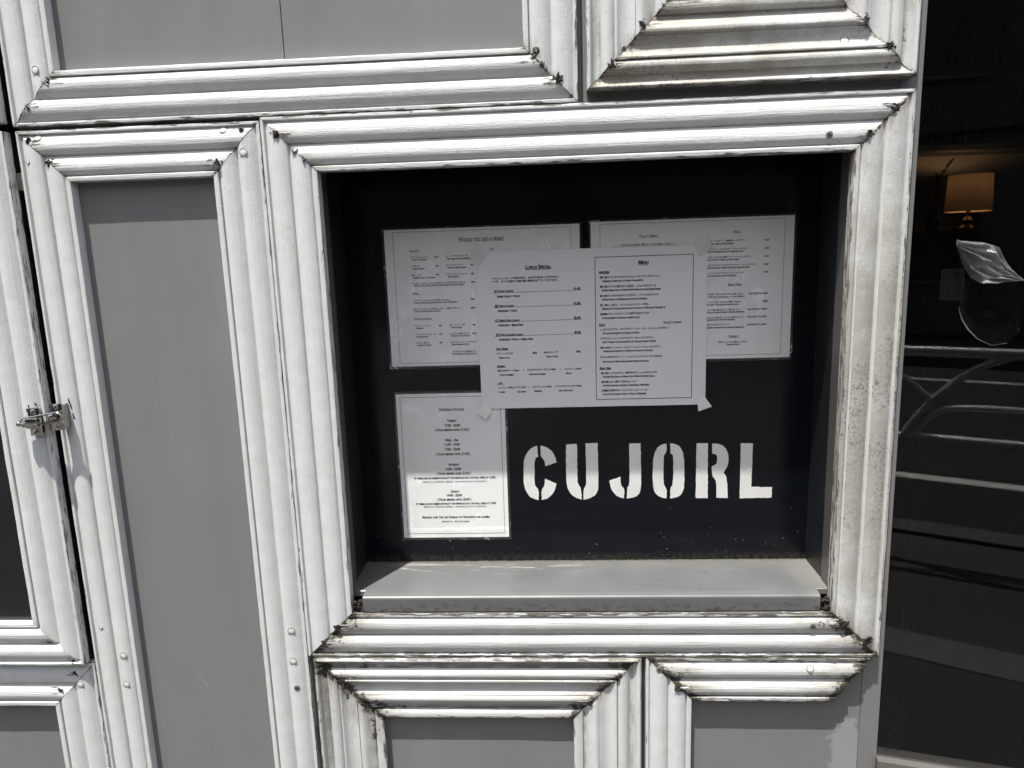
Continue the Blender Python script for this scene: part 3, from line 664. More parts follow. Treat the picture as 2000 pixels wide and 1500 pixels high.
def member(name, P0, du, dv, L, prof, m0, m1, mat, parent, yb, gap=0.0005, seed=0, sx=1.0, rag1=0.0):
    P0 = Vector((P0[0], yb, P0[1])); du = Vector((du[0], 0, du[1])); dv = Vector((dv[0], 0, dv[1])); nn = Vector((0, -1, 0))
    segs = max(6, int(L / 0.02)); np_ = len(prof); vs = []; uvg = []; uve = []; uvw = []; uvc = []
    rnd = random.Random(seed); off = rnd.random() * 100
    arcs = [0.0]
    for (va, pa, _), (vb, pb, _) in zip(prof, prof[1:]): arcs.append(arcs[-1] + math.hypot((vb - va) * sx, pb - pa) * 0.001)
    for i in range(segs + 1):
        t = i / segs
        for kk, (v, p, fl) in enumerate(prof):
            v *= 0.001 * sx; p *= 0.001
            rg = rag1 * (mnoise.noise(Vector((v * 160, off, 1.0))) + 0.6 * mnoise.noise(Vector((v * 520, off, 4.0))))
            u0 = v * m0 + gap; u1 = L - v * m1 - gap - max(0.0, rg) * (1 if rag1 else 0)
            u = u0 + (u1 - u0) * t
            wob = 0.00035 * mnoise.noise(Vector((u * 14 + off, v * 30, off))) if p > 0.002 else 0
            edge = 0.0
            if p > 0.010 and (v < 0.0055 or v > 0.001 * sx * prof[-1][0] - 0.0015): edge = 0.0005 * mnoise.noise(Vector((u * 120, off, v * 400)))
            vs.append(P0 + du * u + dv * (v + edge) + nn * (p + wob)); uvg.append((u, v)); uve.append((u - u0, u1 - u)); uvw.append((fl, arcs[kk])); uvc.append((1.0 if prof is PA and any(q0 <= prof[kk][0] <= q1 for q0, q1 in ((4.2, 7.0), (34.0, 37.6), (64.0, 67.3))) else 0.0, 0))
    fs = []
    right = du.cross(dv).dot(nn) > 0
    for i in range(segs):
        for k in range(np_ - 1):
            q = (i * np_ + k, i * np_ + k + 1, (i + 1) * np_ + k + 1, (i + 1) * np_ + k)
            fs.append(q[::-1] if right else q)
    c0 = tuple(range(np_)); c1 = tuple(range(segs * np_, (segs + 1) * np_))
    fs += [c0 if right else c0[::-1], c1[::-1] if right else c1]
    o = mk(name, vs, fs, MT[mat], parent, True, base_of(parent), 30)
    me = o.data
    for nm, src in (('grain', uvg), ('ends', uve), ('wear', uvw), ('clean', uvc)):
        l = me.uv_layers.new(name=nm); buf = []
        for lp in me.loops: buf += src[lp.vertex_index]
        l.data.foreach_set('uv', buf)
    bm = bmesh.new(); bm.from_mesh(me); bmesh.ops.recalc_face_normals(bm, faces=list(bm.faces)); bm.to_mesh(me); bm.free()
    return o
class Frame: pass
FG = 'white moulding frames on the shopfront wall'
def frame(name, label, x0, x1, z0, z1, prof, yb, mats, cat='moulding frame', sides='TRBL', width=None, seed=0, parent=None):
    F = Frame(); F.x0, F.x1, F.z0, F.z1, F.prof, F.yb = x0, x1, z0, z1, prof, yb
    wid = prof[-1][0] * 0.001; F.sx = (width / wid) if width else 1.0; F.w = wid * F.sx
    F.o = parent or thing(name, label, cat, ((x0 + x1) / 2, yb, z0), FG)
    t, r, b, l = mats; W, H = x1 - x0, z1 - z0
    if 'T' in sides: F.T = member('rail', (x0, z1), (1, 0), (0, -1), W, prof, 1, 1, t, F.o, yb, seed=seed + 1, sx=F.sx)
    if 'R' in sides: member('stile', (x1, z1), (0, -1), (-1, 0), H, prof, 1, 1, r, F.o, yb, seed=seed + 2, sx=F.sx)
    if 'B' in sides: member('rail', (x1, z0), (-1, 0), (0, 1), W, prof, 1, 1, b, F.o, yb, seed=seed + 3, sx=F.sx)
    if 'L' in sides: member('stile', (x0, z0), (0, 1), (1, 0), H, prof, 1, 1, l, F.o, yb, seed=seed + 4, sx=F.sx)
    return F
FA, SP = ('frame', 'frame', 'frame', 'frame'), ('step', 'step', 'step', 'step')
main = frame('moulding_frame', 'white double-bead frame around the black menu niche', -0.3935, 0.479, 0.8860, 1.694, PA, 0.015, ('frame_top', 'frame_grimy', 'frame_rot', 'frame'), seed=10)
frA = frame('moulding_frame', 'tall narrow white frame around the grey panel left of the menu niche', -0.7430, -0.3945, 0.30, 1.6895, PA, 0.015, ('frame_top', 'frame', 'frame', 'frame'), width=0.071, seed=20)
frTL = frame('moulding_frame', 'wide white frame around the two-piece grey panel at top left', -0.745, 0.0413, 1.6952, 2.45, PA, 0.015, ('frame', 'frame_top', 'frame_top', 'frame'), width=0.071, seed=30)
frTR = frame('moulding_frame', 'white frame of many stepped mouldings at top right above the niche', 0.0530, 0.4765, 1.7085, 2.45, PB, 0.015, ('step', 'step', 'step_mid', 'step'), seed=40)
frBC = frame('moulding_frame', 'white stepped frame under the niche with a blackened upper left mitre', -0.3855, 0.1252, 0.30, 0.8848, PB, 0.015, ('step_rot', 'step', 'step', 'step_rot'), seed=50)
frLL = frame('moulding_frame', 'white frame partly shaded below the latched door at bottom left', -1.45, -0.7455, 0.30, 0.874, PA, 0.015, ('frame', 'frame', 'frame', 'frame'), seed=60)
# broken frame: top rail and left stile only
frBR = Frame(); frBR.x0, frBR.x1, frBR.z0, frBR.z1, frBR.prof, frBR.yb, frBR.sx, frBR.w = 0.1325, 0.60, 0.30, 0.8850, PA, 0.015, 0.93, 0.070
frBR.o = thing('moulding_frame', 'broken white frame with its right stile missing beside the metal post', 'moulding frame', (0.30, 0.015, 0.30), FG)
member('rail', (0.1325, 0.8850), (1, 0), (0, -1), 0.3385, PA, 1, 0.78, 'frame_rot', frBR.o, 0.015, seed=71, sx=0.97, rag1=0.012)
member('stile', (0.1325, 0.30), (0, 1), (1, 0), 0.5850, PA, 1, 1, 'frame', frBR.o, 0.015, seed=72, sx=0.93)
# hinged door leaf and the frame above it, on the far left
YD = 0.004
door = thing('latched_door', 'white framed door leaf with a black pane, held by the steel latch', 'door', (-1.10, YD, 0.878))
drF = frame('', '', -1.45, -0.7535, 0.878, 1.689, PA, YD, FA, parent=door, width=0.073, seed=80)
MB().bbox(-1.445, -0.7540, YD, YD + 0.035, 0.8785, 1.6885, 0.001).build('leaf_board', MT['dark_side'], door)
MB().box(-1.38, -0.826, YD - 0.004, YD - 0.0005, 0.946, 1.62).build('pane', MT['plain_black'], door)
up = thing('upper_door', 'white framed upper door leaf, a sliver above the latched door', 'door', (-1.10, YD, 1.700))
upF = frame('', '', -1.45, -0.7550, 1.700, 2.45, PA, YD, FA, parent=up, width=0.073, seed=90)
MB().bbox(-1.445, -0.7555, YD, YD + 0.035, 1.7005, 2.445, 0.001).build('leaf_board', MT['dark_side'], up)
MB().box(-1.38, -0.826, YD - 0.004, YD - 0.0005, 1.77, 2.38).build('pane', MT['plain_black'], up)
MB().bbox(-0.7533, -0.7455, 0.004, 0.012, 1.610, 1.634, 0.001).build('hinge', MT['screw'], door)

# ---------------------------------------------------------------- the niche
YB_ = 0.125
ni = thing('menu_niche', 'recessed black menu box with silver stencil letters and an aluminium sill', 'display box', (0.04, YB_, 0.985))
MB().box(-0.330, 0.415, YB_, YB_ + 0.012, 0.980, 1.660).build('back_panel', MT['black'], ni)
for s_, x in ((-1, -0.324), (1, 0.409)):
    MB().box(x if s_ > 0 else x - 0.006, x + 0.006 if s_ > 0 else x, 0.0500, YB_ - 0.0005, 0.975, 1.648).build('side_panel', MT['dark_side'], ni)
    xx = x - s_ * 0.0022
    MB().box(xx if s_ > 0 else xx - 0.0075, xx + 0.0075 if s_ > 0 else xx, 0.0165, 0.0497, 0.965, 1.648).build('trim', MT['bronze'], ni)
MB().box(-0.330, 0.415, 0.0165, YB_ - 0.0005, 1.650, 1.656).build('top_panel', MT['dark_side'], ni)
sp = [(YB_ - 0.001, 0.9895), (0.030, 0.9890), (0.012, 0.9886), (0.0030, 0.9872), (0.0006, 0.9858), (0.0000, 0.9835), (0.0002, 0.9632), (0.004, 0.9630), (0.006, 0.9800), (YB_ - 0.001, 0.9830)]
vs = []; fs = []
xl = [-0.3235, -0.3015, -0.300, 0.388, 0.3895, 0.4085]
npf = len(sp)
def sill_piece(xa, xb, prof, name='sill'):
    v = [(x, y, z) for x in (xa, xb) for y, z in prof]; n = len(prof)
    f = [(k, (k + 1) % n, n + (k + 1) % n, n + k) for k in range(n)] + [tuple(range(n - 1, -1, -1)), tuple(range(n, 2 * n))]
    return v, f
m_ = MB()
v_, f_ = sill_piece(-0.3000, 0.3885, sp); m_.add(v_, f_)
ear = [(YB_ - 0.001, 0.9893), (0.020, 0.9888), (0.019, 0.9880), (0.019, 0.9800), (YB_ - 0.001, 0.9830)]
v_, f_ = sill_piece(-0.3238, -0.3002, ear); m_.add(v_, f_)
v_, f_ = sill_piece(0.3887, 0.4088, ear); m_.add(v_, f_)
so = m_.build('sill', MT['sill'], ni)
bm = bmesh.new(); bm.from_mesh(so.data); bmesh.ops.recalc_face_normals(bm, faces=list(bm.faces)); bm.to_mesh(so.data); bm.free()
rn = random.Random(3)
for xa, xb in ((-0.3190, -0.2990), (0.3870, 0.4030)):
    mb = MB()
    for k in range(26):
        c = Vector((rn.uniform(xa, xb), rn.uniform(0.002, 0.012), rn.uniform(0.9625, 0.9800))); r = rn.uniform(.0015, .0042)
        bm = bmesh.new(); bmesh.ops.create_icosphere(bm, subdivisions=1, radius=r)
        for v in bm.verts: v.co = c + v.co * rn.uniform(.6, 1.25)
        bm.verts.index_update(); mb.add([v.co for v in bm.verts], [[v.index for v in f.verts] for f in bm.faces]); bm.free()
    o_ = mb.build('dirt', MT['rust'], ni); o_['kind'] = 'stuff'
for polys in LETTERS:
    mb = MB()
    for pl in polys:
        pl = [(x * .001, z * .001) for x, z in pl]
        if sum(a[0] * b[1] - b[0] * a[1] for a, b in zip(pl, pl[1:] + pl[:1])) > 0: pl = pl[::-1]
        # round the outline a little
        if len(pl) > 4:
            q = []
            for i, p in enumerate(pl):
                a, b = pl[i - 1], pl[(i + 1) % len(pl)]
                va = Vector((p[0] - a[0], p[1] - a[1])); vb = Vector((b[0] - p[0], b[1] - p[1]))
                if va.angle(vb) < math.radians(60):
                    q += [(p[0] - va.x * .25, p[1] - va.y * .25), (p[0] + vb.x * .25, p[1] + vb.y * .25)]
                else: q.append(p)
            pl = q
        q = []
        for i, p in enumerate(pl):
            n_ = pl[(i + 1) % len(pl)]; L_ = math.hypot(n_[0] - p[0], n_[1] - p[1]); ns = max(1, int(L_ / 0.0022))
            for k in range(ns):
                x_, z_ = p[0] + (n_[0] - p[0]) * k / ns, p[1] + (n_[1] - p[1]) * k / ns
                q.append((x_ + 0.0007 * mnoise.noise(Vector((x_ * 330, z_ * 330, 1.5))), z_ + 0.0007 * mnoise.noise(Vector((x_ * 330, z_ * 330, 7.5)))))
        mb.prism(q, YB_ - 0.0006, YB_ + 0.001)
    lo = mb.build('letter', MT['letter'], ni)
    bm = bmesh.new(); bm.from_mesh(lo.data); bmesh.ops.recalc_face_normals(bm, faces=list(bm.faces)); bmesh.ops.triangulate(bm, faces=[f for f in bm.faces if len(f.verts) > 4]); bm.to_mesh(lo.data); bm.free()

# ---------------------------------------------------------------- glass door, opened a little towards the street
TH = math.radians(14.0); DD = Vector((math.cos(TH), -math.sin(TH), 0)); DN = Vector((-math.sin(TH), -math.cos(TH), 0)); D0 = Vector((0.4935, 0.020, 0))
gd = thing('glass_door', 'dark glass door with an aluminium bottom rail, standing slightly open right of the post', 'door', tuple(D0))
def dbox(s0, s1, o0, o1, z0, z1):
    c = D0 + DD * ((s0 + s1) / 2) - DN * ((o0 + o1) / 2) + Vector((0, 0, (z0 + z1) / 2))
    return MB().obox(c, DD * (s1 - s0) / 2, DN * (o1 - o0) / 2, Vector((0, 0, (z1 - z0) / 2)))
dbox(0.0, 0.86, 0.0, 0.005, 0.704, 2.16).build('pane', MT['pane'], gd)
def drail(z0, z1): return dbox(0.0, 0.86, -0.014, 0.022, z0, z1).build('rail', MT['door_alu'], gd)
drail(0.620, 0.7062); drail(2.15, 2.225)
dbox(0.0, 0.86, -0.004, 0.012, 0.14, 0.6199).build('kick_panel', MT['panel'], gd)
dbox(0.862, 0.91, -0.014, 0.022, 0.14, 2.225).build('stile', MT['door_alu'], gd)
dbox(0.80, 0.82, -0.055, -0.036, 1.0, 1.45).build('handle', MT['chrome'], gd)
def gp(s, z, off): 
    p = D0 + DD * s - DN * off; return (p.x, p.y, z)

# ---------------------------------------------------------------- room behind the glass
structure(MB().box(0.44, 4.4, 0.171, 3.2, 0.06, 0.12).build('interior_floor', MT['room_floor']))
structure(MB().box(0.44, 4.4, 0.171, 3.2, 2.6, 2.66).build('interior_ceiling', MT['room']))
iw = thing('interior_wall', 'dim interior wall behind the lamp, seen through the door glass', 'wall', (2.0, 1.66, 0.12))
MB().box(0.44, 4.4, 1.66, 1.72, 0.121, 2.599).build('wall_face', MT['room'], iw)
MB().box(0.40, 0.46, 0.171, 1.659, 0.121, 2.599).build('wall_face', MT['room'], iw)
MB().box(4.3, 4.36, 0.171, 1.659, 0.121, 2.599).build('wall_face', MT['room'], iw)
sh = thing('wall_shelf', 'dark wooden shelves of bottles above the lit table lamp', 'shelf', (1.6, 1.65, 1.78))
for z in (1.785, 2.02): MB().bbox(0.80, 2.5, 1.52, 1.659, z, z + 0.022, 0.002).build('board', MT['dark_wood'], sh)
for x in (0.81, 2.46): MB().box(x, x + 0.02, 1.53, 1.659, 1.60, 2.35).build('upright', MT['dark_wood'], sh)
random.seed(5)
BP = [(0.0, 0.0), (0.034, 0.0), (0.037, 0.01), (0.037, 0.15), (0.030, 0.18), (0.014, 0.205), (0.013, 0.27), (0.016, 0.272), (0.016, 0.285), (0.0, 0.285)]
bl = None
for k, (x, z) in enumerate([(1.20, 1.807), (1.30, 1.807), (1.395, 1.807), (1.49, 1.807), (1.60, 1.807), (1.72, 1.807), (1.25, 2.042), (1.37, 2.042), (1.50, 2.042), (1.66, 2.042)]):
    if bl is None:
        bl = MB().lathe([(max(r, .0005), h * 0.72) for r, h in BP], (0, 0, 0), 'z', 18).build('bottle', MT['bottle'], None, True); o = bl
    else: o = bl.copy(); COL.objects.link(o)
    o.location = (x, 1.585 + 0.015 * math.sin(k * 2.1), z); o.scale = (0.9, 0.9, 0.85 + 0.12 * math.sin(k * 3.7))
    tag(o, '%s dark bottle from the left on the %s shelf behind the door glass' % (('first', 'second', 'third', 'fourth', 'fifth', 'sixth')[k if k < 6 else k - 6], 'lower' if z < 1.9 else 'upper'), 'bottle', 'bottles on the %s shelf' % ('lower' if z < 1.9 else 'upper'))
sb = thing('sideboard', 'dark sideboard under the table lamp behind the door glass', 'sideboard', (1.45, 1.55, 0.12))
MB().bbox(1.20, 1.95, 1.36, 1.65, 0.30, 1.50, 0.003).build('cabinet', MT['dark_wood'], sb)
MB().bbox(1.18, 1.97, 1.34, 1.658, 1.501, 1.527, 0.003).build('top', MT['dark_wood'], sb)
for x in (1.24, 1.90):
    for y in (1.40, 1.61): MB().tube([(x, y, 0.12), (x, y, 0.301)], 0.018, 10).build('leg', MT['dark_wood'], sb)
lp = thing('table_lamp', 'small lit table lamp with a warm cloth drum shade', 'lamp', (1.387, 1.50, 1.527))
MB().lathe([(0.0005, 0), (0.042, 0), (0.044, 0.008), (0.018, 0.014), (0.010, 0.022), (0.016, 0.034), (0.007, 0.045), (0.006, 0.085)], (1.387, 1.50, 1.527), 'z', 20).build('base', MT['plain_black'], lp, True)
shd = []
mb = MB(); nS = 28
for r0, r1 in ((0.069, 0.064),):
    vs = [(1.387 + r * math.cos(2 * math.pi * k / nS), 1.50 + r * math.sin(2 * math.pi * k / nS), z) for r, z in ((r0, 1.588), (r1, 1.706), (r1 - 0.002, 1.706), (r0 - 0.002, 1.588)) for k in range(nS)]
    fs = [(i * nS + k, i * nS + (k + 1) % nS, ((i + 1) % 4) * nS + (k + 1) % nS, ((i + 1) % 4) * nS + k) for i in range(4) for k in range(nS)]
    mb.add(vs, fs)
mb.build('lamp_shade', MT['shade'], lp, True, 40)
ld = bpy.data.lights.new('bulb_light', 'POINT'); ld.energy = 0.75; ld.color = (1.0, 0.58, 0.27); ld.shadow_soft_size = 0.012
lo = bpy.data.objects.new('bulb_light', ld); COL.objects.link(lo); lo.parent = lp; lo.location = (0, 0, 0.160)
br = thing('dried_branch', 'dark dried branch with leaves in a slim vase beside the lamp', 'branch', (1.235, 1.42, 1.527))
MB().lathe([(0.0005, 0), (0.016, 0), (0.02, 0.03), (0.012, 0.06), (0.007, 0.075), (0.008, 0.085)], (1.235, 1.42, 1.527), 'z', 16).build('vase', MT['bottle'], br, True)
bp = [(1.235, 1.42, 1.60), (1.243, 1.42, 1.625), (1.231, 1.42, 1.645), (1.246, 1.425, 1.668), (1.24, 1.425, 1.69), (1.262, 1.42, 1.715), (1.275, 1.42, 1.735)]
MB().tube(bp, [0.004, 0.0038, 0.0035, 0.003, 0.0028, 0.0024, 0.0015], 7).build('stem', MT['leaf'], br, True)
for (x, z, a, l) in [(1.279, 1.742, 0.9, 0.028), (1.268, 1.728, 1.25, 0.024), (1.238, 1.700, 2.0, 0.026), (1.243, 1.684, 2.4, 0.02), (1.255, 1.712, 0.6, 0.02)]:
    d = Vector((math.cos(a), 0, math.sin(a))); q = Vector((-d.z, 0, d.x)); c = Vector((x, 1.42, z))
    MB().add([c - d * l * .4, c + q * l * .22 + Vector((0, .002, 0)), c + d * l * .6, c - q * l * .22 + Vector((0, .002, 0)), c + Vector((0, -.003, 0)), c + Vector((0, .004, 0))], [(0, 1, 4), (1, 2, 4), (2, 3, 4), (3, 0, 4), (1, 0, 5), (2, 1, 5), (3, 2, 5), (0, 3, 5)]).build('leaf', MT['leaf'], br)

# crumpled wrap and small card behind the pane
Tp = [(.057, 1.4921), (.0592, 1.4995), (.0633, 1.4978), (.0938, 1.4938), (.1125, 1.4873), (.1234, 1.4635), (.1406, 1.4424)]
Bp = [(.057, 1.4921), (.066, 1.476), (.0816, 1.4466), (.0954, 1.4388), (.1086, 1.4378), (.125, 1.4400), (.1406, 1.4424)]
def along(L, t):
    d = [0]
    for a, b in zip(L, L[1:]): d.append(d[-1] + math.hypot(a[0] - b[0], a[1] - b[1]))
    s_ = t * d[-1]
    for i in range(len(L) - 1):
        if s_ <= d[i + 1] + 1e-9:
            k = (s_ - d[i]) / (d[i + 1] - d[i]); return (L[i][0] + (L[i + 1][0] - L[i][0]) * k, L[i][1] + (L[i + 1][1] - L[i][1]) * k)
    return L[-1]
NU, NV = 44, 26; fr_ = []; bk_ = []
for i in range(NU + 1):
    for j in range(NV + 1):
        t, s_ = i / NU, j / NV; a = along(Tp, t); b = along(Bp, t); x = a[0] + (b[0] - a[0]) * s_; z = a[1] + (b[1] - a[1]) * s_
        env = math.sin(math.pi * min(1, t * 1.02)) ** .6
        dep = 0.0065 + env * 0.013 + env * (0.008 * abs(math.sin(s_ * 9 + 2.2 * math.sin(t * 4))) + 0.004 * math.sin(s_ * 31 + t * 9) + 0.004 * mnoise.noise(Vector((t * 7, s_ * 9, 2))))
        fr_.append(gp(x, z, dep)); bk_.append(gp(x, z, dep + 0.0008))
W1 = NV + 1; fs = []
for i in range(NU):
    for j in range(NV):
        q = (i * W1 + j, i * W1 + j + 1, (i + 1) * W1 + j + 1, (i + 1) * W1 + j); fs.append(q); fs.append(tuple(k + len(fr_) for k in q[::-1]))
pb = thing('plastic_bag', 'clear plastic bag with a crumpled silvery top stuck behind the door glass', 'plastic bag', gp(0.10, 1.355, 0.012))
mk('crumpled_top', fr_ + bk_, fs, MT['foil'], pb, True, base_of(pb), 60)
OL = [(.055, 1.4978), (.0682, 1.4347), (.0665, 1.4064), (.0713, 1.3907), (.0799, 1.3764), (.0921, 1.3635), (.1101, 1.3543), (.1282, 1.358), (.1414, 1.3743), (.143, 1.3988), (.1386, 1.4232), (.1406, 1.4424), (.1240, 1.4635), (.1125, 1.4800), (.0938, 1.4900), (.0633, 1.4960)]
mb = MB(); cx_, cz_ = 0.105, 1.42; NR = 8; vs = []; n_ = len(OL)
for k in range(NR):
    t = 1 - k / NR
    for (x, z) in OL:
        xx, zz = cx_ + (x - cx_) * t, cz_ + (z - cz_) * t
        vs.append(gp(xx, zz, 0.0075 + 0.016 * (1 - t * t) + 0.003 * mnoise.noise(Vector((xx * 60, zz * 60, 3))) + 0.003))
vs.append(gp(cx_, cz_, 0.026)); fs = []
for k in range(NR - 1):
    for i in range(n_): fs.append((k * n_ + i, k * n_ + (i + 1) % n_, (k + 1) * n_ + (i + 1) % n_, (k + 1) * n_ + i))
for i in range(n_): fs.append(((NR - 1) * n_ + i, (NR - 1) * n_ + (i + 1) % n_, len(vs) - 1))
mk('bag_body', vs, fs, MT['bag_film'], pb, True, base_of(pb), 80)
MB().tube([gp(x, z, 0.010) for x, z in OL[2:8]], [0.0003, 0.0008, 0.0011, 0.0005, 0.0002, 0.0002], 6).build('bag_glint', MT['foil'], pb, True)  # bright tapered tube modelled as the glint on the bag's lower curve
tag(dbox(0.0445, 0.073, 0.020, 0.0206, 1.416, 1.459).build('small_card', MT['dim_card'], None), 'small dim card behind the door glass left of the plastic wrap', 'card')
hx = MB(); hs = 0.0075
for r in range(8):
    for c in range(2):
        cx = 0.014 + c * hs * 1.732 + (hs * .866 if r % 2 else 0); cz = 0.716 + r * hs * 1.5
        ring = [(cx + hs * math.sin(math.pi / 3 * k), cz + hs * math.cos(math.pi / 3 * k)) for k in range(6)]
        for k in range(3): hx.tube([gp(*ring[k], 0.012), gp(*ring[k + 1], 0.012)], 0.0003, 4)
tag(hx.build('wire_netting', MT['screw_dark'], None), 'strip of fine hexagonal wire netting inside the glass at the door foot', 'wire netting')

# ---------------------------------------------------------------- menu cards
def text_meshes():
    jobs = []
    for card, lines in TEXT.items():
        for (s_, x0, x1, z, h, ink) in lines:
            cj = any(ord(ch) > 0x2fff for ch in s_)
            cu = bpy.data.curves.new('t', 'FONT'); cu.body = s_; cu.resolution_u = 2; cu.small_caps_scale = 0.78
            cu.offset = 0.04 if not cj else 0.03
            if not cj:
                for i in range(len(s_)): cu.body_format[i].use_small_caps = True
            o = bpy.data.objects.new('t', cu); COL.objects.link(o); jobs.append((card, o, cu, x0, x1, z, h, ink, cj))
    bpy.context.view_layer.update(); dg = bpy.context.evaluated_depsgraph_get(); out = {}
    for card, o, cu, x0, x1, z, h, ink, cj in jobs:
        ev = o.evaluated_get(dg); me = ev.to_mesh()
        co = [(v.co.x, v.co.y) for v in me.vertices]; fs = [tuple(p.vertices) for p in me.polygons]
        ev.to_mesh_clear()
        if co:
            xa = min(c[0] for c in co); xb = max(c[0] for c in co)
            if cj: sy = {'drink': 3.0, 'today': 3.0, 'lunch': 3.8, 'hours': 3.4}[card]
            else: sy = (h * 1.06 if h else 2.7) / 0.73
            if cj and h == 0: z += 0.12 * sy
            sx = (x1 - x0) / max(1e-6, xb - xa)
            out.setdefault((card, ink), []).append(([(x0 + (c[0] - xa) * sx, z + c[1] * sy) for c in co], fs))
        bpy.data.objects.remove(o); bpy.data.curves.remove(cu)
    return out
TM = text_meshes()
def warp(x, z, amp, seed): return amp * mnoise.noise(Vector((x * 11, z * 11, seed)))
def sheet(name, x0, x1, z0, z1, y, mat, parent, amp=0.0, seed=0, th=0.0002, n=16, corners=None):
    """thin rectangular sheet with real thickness; y is its front at rest, amp its waviness (only towards the viewer)"""
    vs = []; N = n + 1
    for side in (0, 1):
        for j in range(N):
            for i in range(N):
                s_, t = i / n, j / n
                if corners:
                    (ax, az), (bx, bz), (cx, cz), (dx, dz) = corners
                    x = (ax * (1 - s_) + bx * s_) * (1 - t) + (dx * (1 - s_) + cx * s_) * t; z = (az * (1 - s_) + bz * s_) * (1 - t) + (dz * (1 - s_) + cz * s_) * t
                else: x = x0 + (x1 - x0) * s_; z = z1 + (z0 - z1) * t
                vs.append((x, y - abs(warp(x, z, amp, seed)) + side * th, z))
    fs = []
    for j in range(n):
        for i in range(n):
            q = (j * N + i, j * N + i + 1, (j + 1) * N + i + 1, (j + 1) * N + i); fs.append(q[::-1]); fs.append(tuple(k + N * N for k in q))
    rim = [i for i in range(N)] + [j * N + n for j in range(1, N)] + [n * N + i for i in range(n - 1, -1, -1)] + [j * N for j in range(n - 1, 0, -1)]
    for a, b in zip(rim, rim[1:] + rim[:1]): fs.append((a, b, b + N * N, a + N * N))
    return mk(name, vs, fs, MT[mat], parent, True, base_of(parent), 40)
def ink(card, parent, y, amp, seed, lines=()):
    for col, mat, nm in (('b', 'ink', 'text_line'), ('g', 'grey_ink', 'heading')):
        for V, Fc in TM.get((card, col), []):
            V3 = [(a * .001, y - abs(warp(a * .001, c * .001, amp, seed)), c * .001) for a, c in V]
            mk(nm, V3, Fc, MT[mat], parent, False, base_of(parent))
    for (xa, za, xb, zb, wd) in lines:     # ruled lines
        xa, za, xb, zb, wd = (q * .001 for q in (xa, za, xb, zb, wd)); d = Vector((xb - xa, zb - za)); L = d.length; d /= L; nrm = Vector((-d.y, d.x)) * wd / 2
        n = max(2, int(L / 0.02)); V3 = []; F2 = []
        for i in range(n + 1):
            for e in (-1, 1):
                a = xa + (xb - xa) * i / n + nrm.x * e; c = za + (zb - za) * i / n + nrm.y * e; V3.append((a, y - abs(warp(a, c, amp, seed)) - .00001, c))
        for i in range(n): F2.append((2 * i, 2 * i + 2, 2 * i + 3, 2 * i + 1))
        mk('ruled_line', V3, F2, MT['ink'], parent, False, base_of(parent))
def rect(x0, z0, x1, z1, w): return [(x0, z0, x1, z0, w), (x1, z0, x1, z1, w), (x1, z1, x0, z1, w), (x0, z1, x0, z0, w)]
def film(parent, x0, x1, z0, z1, a0, a1, b0, b1):
    y0, y1 = YB_ - 0.0009, YB_ - 0.0004
    O = [(x0, z0), (x1, z0), (x1, z1), (x0, z1)]; I = [(a0, b0), (a1, b0), (a1, b1), (a0, b1)]
    vs = [(x, y, z) for y in (y0, y1) for L in (O, I) for x, z in L]; fs = []
    for k in range(4):
        l = (k + 1) % 4
        fs += [(k, l, 4 + l, 4 + k), (8 + k, 12 + k, 12 + l, 8 + l), (k, 8 + k, 8 + l, l)]
    mk('film_margin', vs, fs, MT['film'], parent, False, base_of(parent))
cd = thing('menu_card', 'laminated drinks menu at upper left in the niche, headed Would you like a drink', 'menu card', (-0.107, YB_, 1.325), 'laminated cards in the menu niche')
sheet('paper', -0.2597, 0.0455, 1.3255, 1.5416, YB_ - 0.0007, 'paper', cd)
ink('drink', cd, YB_ - 0.00085, 0, 0, rect(-246.2, 1330.3, 32.0, 1537.7, 0.5))
film(cd, -0.2636, 0.0490, 1.3215, 1.5446, -0.2597, 0.0455, 1.3255, 1.5416)
ct = thing('menu_card', 'laminated food menu at upper right in the niche, headed Pasta', 'menu card', (0.216, YB_, 1.326), 'laminated cards in the menu niche')
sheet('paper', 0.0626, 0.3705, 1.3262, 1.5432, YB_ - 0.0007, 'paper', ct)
ink('today', ct, YB_ - 0.00085, 0, 0, rect(76.9, 1331.9, 356.4, 1539.4, 0.5))
film(ct, 0.0590, 0.3740, 1.3222, 1.5462, 0.0626, 0.3705, 1.3262, 1.5432)
ch = thing('menu_card', 'laminated opening hours card at lower left in the niche', 'opening hours card', (-0.168, YB_, 1.031), 'laminated cards in the menu niche')
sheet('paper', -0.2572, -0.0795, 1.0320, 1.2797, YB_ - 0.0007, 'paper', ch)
ink('hours', ch, YB_ - 0.00085, 0, 0, rect(-250.5, 1039.1, -86.4, 1274.0, 0.6))
film(ch, -0.2606, -0.0758, 1.0277, 1.2836, -0.2572, -0.0795, 1.0320, 1.2797)
cl = thing('lunch_menu_sheet', 'wide white lunch menu sheet taped over the other cards', 'menu sheet', (0.062, YB_, 1.253))
sheet('paper', -0.1165, 0.2412, 1.2533, 1.5040, YB_ - 0.0020, 'thin_paper', cl, 0.0022, 3, n=30)
